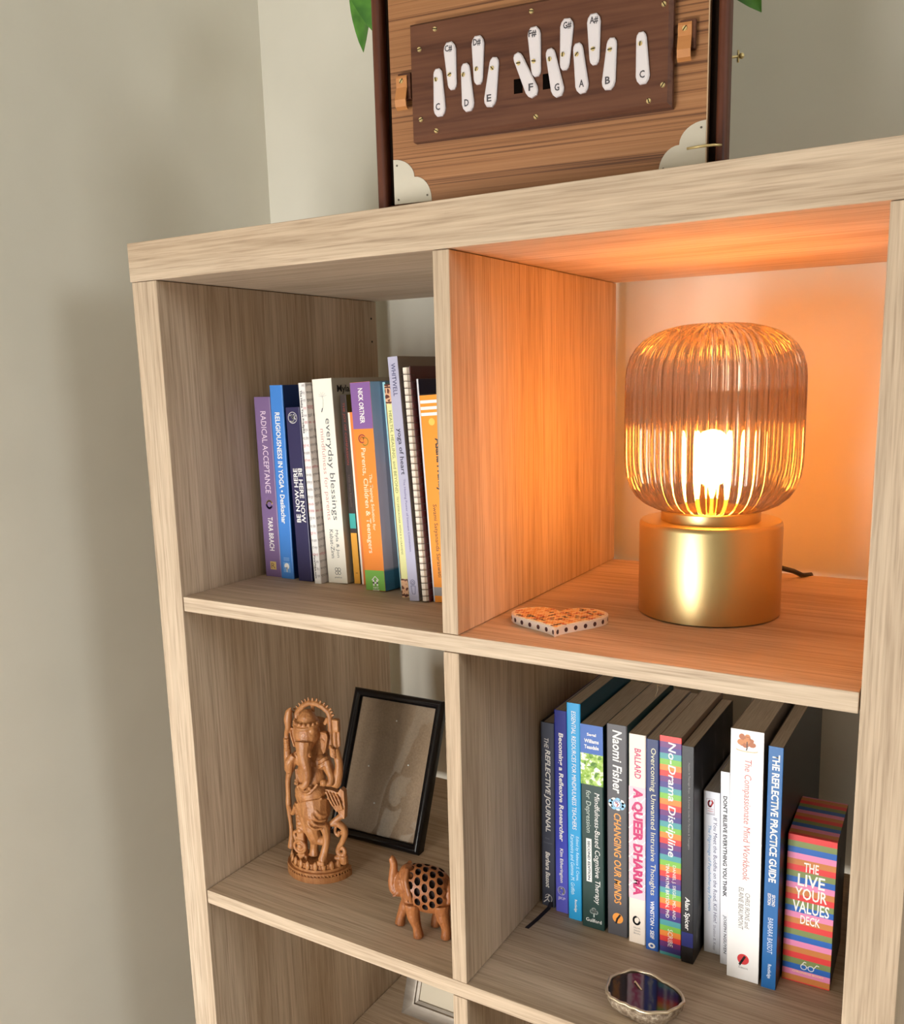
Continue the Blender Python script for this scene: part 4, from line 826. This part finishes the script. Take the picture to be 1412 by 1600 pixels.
out = nn('ShaderNodeOutputMaterial'); tr = nn('ShaderNodeBsdfTransparent'); tr.inputs[0].default_value = (.95,.95,.95,1); gs = nn('ShaderNodeBsdfGlossy'); gs.inputs['Roughness'].default_value = .03; fr = nn('ShaderNodeFresnel'); fr.inputs['IOR'].default_value = 1.5; m2 = nn('ShaderNodeMixShader')
nt.links.new(fr.outputs[0], m2.inputs[0]); nt.links.new(tr.outputs[0], m2.inputs[1]); nt.links.new(gs.outputs[0], m2.inputs[2]); nt.links.new(m2.outputs[0], out.inputs[0])
tc = nn('ShaderNodeTexCoord'); nz = nn('ShaderNodeTexNoise'); nz.inputs['Scale'].default_value = 16; nz.inputs['Detail'].default_value = 1; bp = nn('ShaderNodeBump'); bp.inputs['Strength'].default_value = .35; bp.inputs['Distance'].default_value = .004
nt.links.new(tc.outputs['Object'], nz.inputs['Vector']); nt.links.new(nz.outputs[0], bp.inputs['Height']); nt.links.new(bp.outputs[0], gs.inputs['Normal'])
MB().box(1.0, .38, 1.0, fw_-1.0, .42, fh_-1.0).build('clear_sheet', PL, pf)
PN = mat('speck_white', (240,240,235), .3)
for x, z in ((7.0,15.6), (9.8,10.4), (5.8,4.9), (4.0,9.3)): MB().ball((x,.36,z), .11, 8, 6).build('white_speck', PN, pf)  # small white balls on the clear sheet
st = MB(); st.box(5.2, 1.2, 3.0, 8.2, 1.5, 15); st.add([(5.4,1.5,13), (8,1.5,13), (8,1.7,13), (5.4,1.7,13), (5.2,8.3,3.6), (8.2,8.3,3.6), (8.2,8.5,3.7), (5.2,8.5,3.7)], [(0,1,2,3),(7,6,5,4),(0,4,5,1),(1,5,6,2),(2,6,7,3),(3,7,4,0)]); st.build('easel_stand', mat('black_card', (20,19,20), .7), pf)

# ------------------------------------------------------------------ pierced wooden elephant
el = thing('elephant_figurine', 'small pierced wooden elephant figurine with raised trunk', 'figurine', 30.6, 5.4, Z2+.01, math.radians(180+24))
EW = carved('reddish_elephant_wood', (166,104,58), (134,78,40), 40)
EH = mat('pierced_hole_dark', (40,22,14), .8)  # dark colour stands for the shade inside the piercings
# body shell, local +x = forward; rows of round piercings
def S(u, v_, k=1.0):
    x = -.55+2.75*v_*.98; tp = math.sqrt(max(.02, 1-abs(v_)**3.2))
    a = u; ry, rz = 2.0*tp, 2.55*tp
    return (x, k*ry*math.cos(a), 5.0+.45*v_+k*rz*math.sin(a))
sh = MB(); NU, NV = 14, 7; sh.smooth = False
def cell(u0, u1, v0, v1, hole):
    side = 4; B_ = []
    for i in range(side): B_.append((u0+(u1-u0)*i/side, v0))
    for i in range(side): B_.append((u1, v0+(v1-v0)*i/side))
    for i in range(side): B_.append((u1-(u1-u0)*i/side, v1))
    for i in range(side): B_.append((u0, v1-(v1-v0)*i/side))
    n = len(B_)
    if not hole:
        sh.m = 0; sh.add([S(*p) for p in B_], [tuple(range(n))]); return
    cu, cv = (u0+u1)/2, (v0+v1)/2; C_ = []
    for (pu, pv_) in B_:
        a = math.atan2((pv_-cv)/(v1-v0), (pu-cu)/(u1-u0)); C_.append((cu+.41*(u1-u0)*math.cos(a), cv+.41*(v1-v0)*math.sin(a)))
    V = [S(*p) for p in B_]+[S(*p) for p in C_]+[S(*p, .78) for p in C_]
    sh.m = 0; sh.add(V, [(i, (i+1) % n, n+(i+1) % n, n+i) for i in range(n)])
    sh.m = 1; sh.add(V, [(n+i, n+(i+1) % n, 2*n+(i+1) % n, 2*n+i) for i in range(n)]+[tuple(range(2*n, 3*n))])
for j in range(NV):
    v0, v1 = -1+2*j/NV, -1+2*(j+1)/NV
    for i in range(NU):
        off = .5 if j % 2 else 0; u0, u1 = 2*PI*(i+off)/NU, 2*PI*(i+1+off)/NU; um = ((u0+u1)/2) % (2*PI)
        cell(u0, u1, v0, v1, not (1.17*PI < um < 1.83*PI) and j not in (0, NV-1))
n0 = len(sh.v); sh.m = 0
sh.build('pierced_body', [EW, EH], el)
hd = MB()
def T2(pts, r, n=8): q_, r_ = spline(pts, r); hd.tube(q_, r_, max(n, 14))
hd.ball((1.75,0,5.7), (1.15,1.2,1.35)); hd.ball((1.45,0,6.6), (.95,1.1,1.1))
T2([(2.1,0,5.3), (2.5,0,4.75), (2.95,0,4.85), (3.15,0,5.6), (3.05,0,6.6), (2.95,0,7.6), (3.1,0,8.25), (3.3,0,8.45)], [.95,.75,.6,.5,.46,.42,.38,.3], 12)
hd.ball((1.0,0,4.4), (1.3,1.45,1.6)); hd.ball((-2.9,0,4.4), (.8,1.3,1.8)); T2([(-.6,0,7.0), (-1.8,0,6.6)], [.4,.4], 8)
for sy in (1, -1):
    T2([(1.35,sy*.6,7.6), (1.45,sy*1.35,6.6), (1.1,sy*1.75,5.4), (.9,sy*1.75,4.4)], [.25,.3,.3,.22], 8)
    T2([(1.75,sy*.5,7.3), (1.85,sy*1.15,6.5), (1.6,sy*1.4,5.4)], [.15,.2,.15], 8)
    T2([(2.35,sy*.5,5.0), (2.75,sy*.7,4.5), (3.1,sy*.75,4.4)], [.18,.14,.08], 6); hd.ball((2.2,sy*1.0,5.95), .16, 8, 6)
T2([(1.0,-1.05,4.0), (1.9,-1.1,2.6), (2.5,-1.1,1.2), (2.75,-1.1,.05)], [.95,.7,.52,.6], 10)
T2([(.9,1.05,4.0), (.85,1.1,2.6), (.5,1.1,1.2), (.35,1.1,.05)], [.95,.72,.5,.58], 10)
T2([(-2.1,-1.05,4.0), (-1.9,-1.1,2.6), (-1.3,-1.1,1.2), (-1.15,-1.1,.05)], [1.0,.75,.52,.58], 10)
T2([(-2.2,1.05,4.0), (-2.3,1.1,2.6), (-2.6,1.1,1.2), (-2.55,1.1,.05)], [1.0,.75,.52,.58], 10)
T2([(-3.4,0,5.6), (-3.9,0,4.4), (-3.8,0,2.6), (-3.7,0,1.9)], [.2,.16,.14,.22], 8)
remesh(hd.build('head_and_legs', EW, el), .09, 2)

# ------------------------------------------------------------------ silver frame in the lower left cube
sf = thing('silver_frame', 'pewter grey picture frame standing in the lowest visible left cube', 'photo frame', 8.95, 31.0, Z3+.05, math.radians(1), 0, None, math.radians(-20))
SV = mat('brushed_pewter', (150,142,132), .5, .5); v = mapped(SV, (8,8,60)); n_ = noise(SV, v, 1, 3); r = ramp(SV, [(.3,(140,130,118)), (.7,(178,168,154))]); LK(SV, n_.outputs[0], r.inputs[0]); LK(SV, r.outputs[0], BS(SV).inputs['Base Color'])
sw_, sh_ = 15.0, 17.0; prf_ = [(0,0), (.1,-.1), (1.7,-.25), (1.9,-.2), (2.0,.1), (2.4,.25), (2.45,.9), (0,.9)]
FBK_, pf_ = FBK, pf
FBK, pf = SV, sf
mitre(0,0,sw_,0,0,1); mitre(sw_,sh_,0,sh_,0,-1); mitre(0,sh_,0,0,1,0); mitre(sw_,0,sw_,sh_,-1,0)
FBK, pf = FBK_, pf_
MB().box(2.35, .5, 2.35, sw_-2.35, .85, sh_-2.35).build('mount_card', mat('cream_mount_card', (206,194,170), .6), sf)
MB().add([(6,.9,12), (9,.9,12), (9,1.1,12), (6,1.1,12), (6,6.2,2.2), (9,6.2,2.2), (9,6.4,2.3), (6,6.4,2.3)], [(0,1,2,3),(7,6,5,4),(0,4,5,1),(1,5,6,2),(2,6,7,3),(3,7,4,0)]).build('easel_stand', mat('black_card'), sf)

# ------------------------------------------------------------------ agate stone with metallic rim
ag = thing('agate_dish', 'dark polished agate stone with rough silvery rim near the shelf edge', 'stone', 55.1, 4.9, Z2+.01, math.radians(4))
rs = random.Random(11); NA = 44; rad = []
for k in range(NA):
    a = 2*PI*k/NA; rad.append((3.55*math.cos(a)*(1+.06*math.cos(3*a+.5)+.03*math.sin(5*a)), 2.75*math.sin(a)*(1+.05*math.cos(2*a+1)+.04*math.sin(4*a))))
def ring(s_, z, j=0): return [(x*s_+rs.uniform(-j,j), y*s_+rs.uniform(-j,j), z+rs.uniform(-j,j)) for x, y in rad]
RK = mat('rough_silver_brown_rock', (150,134,116), .5, .35); v = mapped(RK, (1,1,1)); n_ = noise(RK, v, 180, 5, .7); r = ramp(RK, [(.35,(104,84,66)), (.55,(160,142,120)), (.7,(216,204,184))]); LK(RK, n_.outputs[0], r.inputs[0]); LK(RK, r.outputs[0], BS(RK).inputs['Base Color']); bump(RK, n_.outputs[0], .8, .003)
mb = MB(); rings = [ring(.72, 0), ring(.86, .4, .05), ring(.97, 1.1, .06), ring(1.0, 1.7, .06)]
V = sum(rings, []); F = []
for i in range(len(rings)-1):
    for k in range(NA): l = (k+1) % NA; F.append((i*NA+k, i*NA+l, (i+1)*NA+l, (i+1)*NA+k))
F.append(tuple(range(NA-1, -1, -1))); F.append(tuple(range(3*NA, 4*NA)))
mb.smooth = True; mb.add(V, F); mb.build('stone_body', RK, ag)
mb = MB(); mb.smooth = True; mb.tube([(x, y, z+.12) for x, y, z in ring(.985, 1.72, .07)], .16, 6, True); mb.build('metal_rim', mat('pale_foil_rim', (214,196,168), .35, .8), ag)
AT = mat('polished_dark_agate', (40,22,22), .08, 0, .8); v = mapped(AT, (1,1,1)); n_ = noise(AT, v, 30, 3, .5, 1.5); r = ramp(AT, [(.35,(26,16,18)), (.6,(48,24,22)), (.75,(78,34,24))]); LK(AT, n_.outputs[0], r.inputs[0]); LK(AT, r.outputs[0], BS(AT).inputs['Base Color'])
mb = MB(); mb.prism([(x*.95, y*.95) for x, y in rad], 'z', 1.6, 1.8); mb.build('polished_face', AT, ag)
mb = MB(); mb.smooth = True; mb.tube([(-1.1,1.0,1.78), (-1.0,.9,2.0), (-.6,.5,1.95), (-.2,.2,1.82)], .07, 6); mb.build('pale_inclusion', mat('pale_quartz', (210,180,140), .4), ag)

flush_texts()
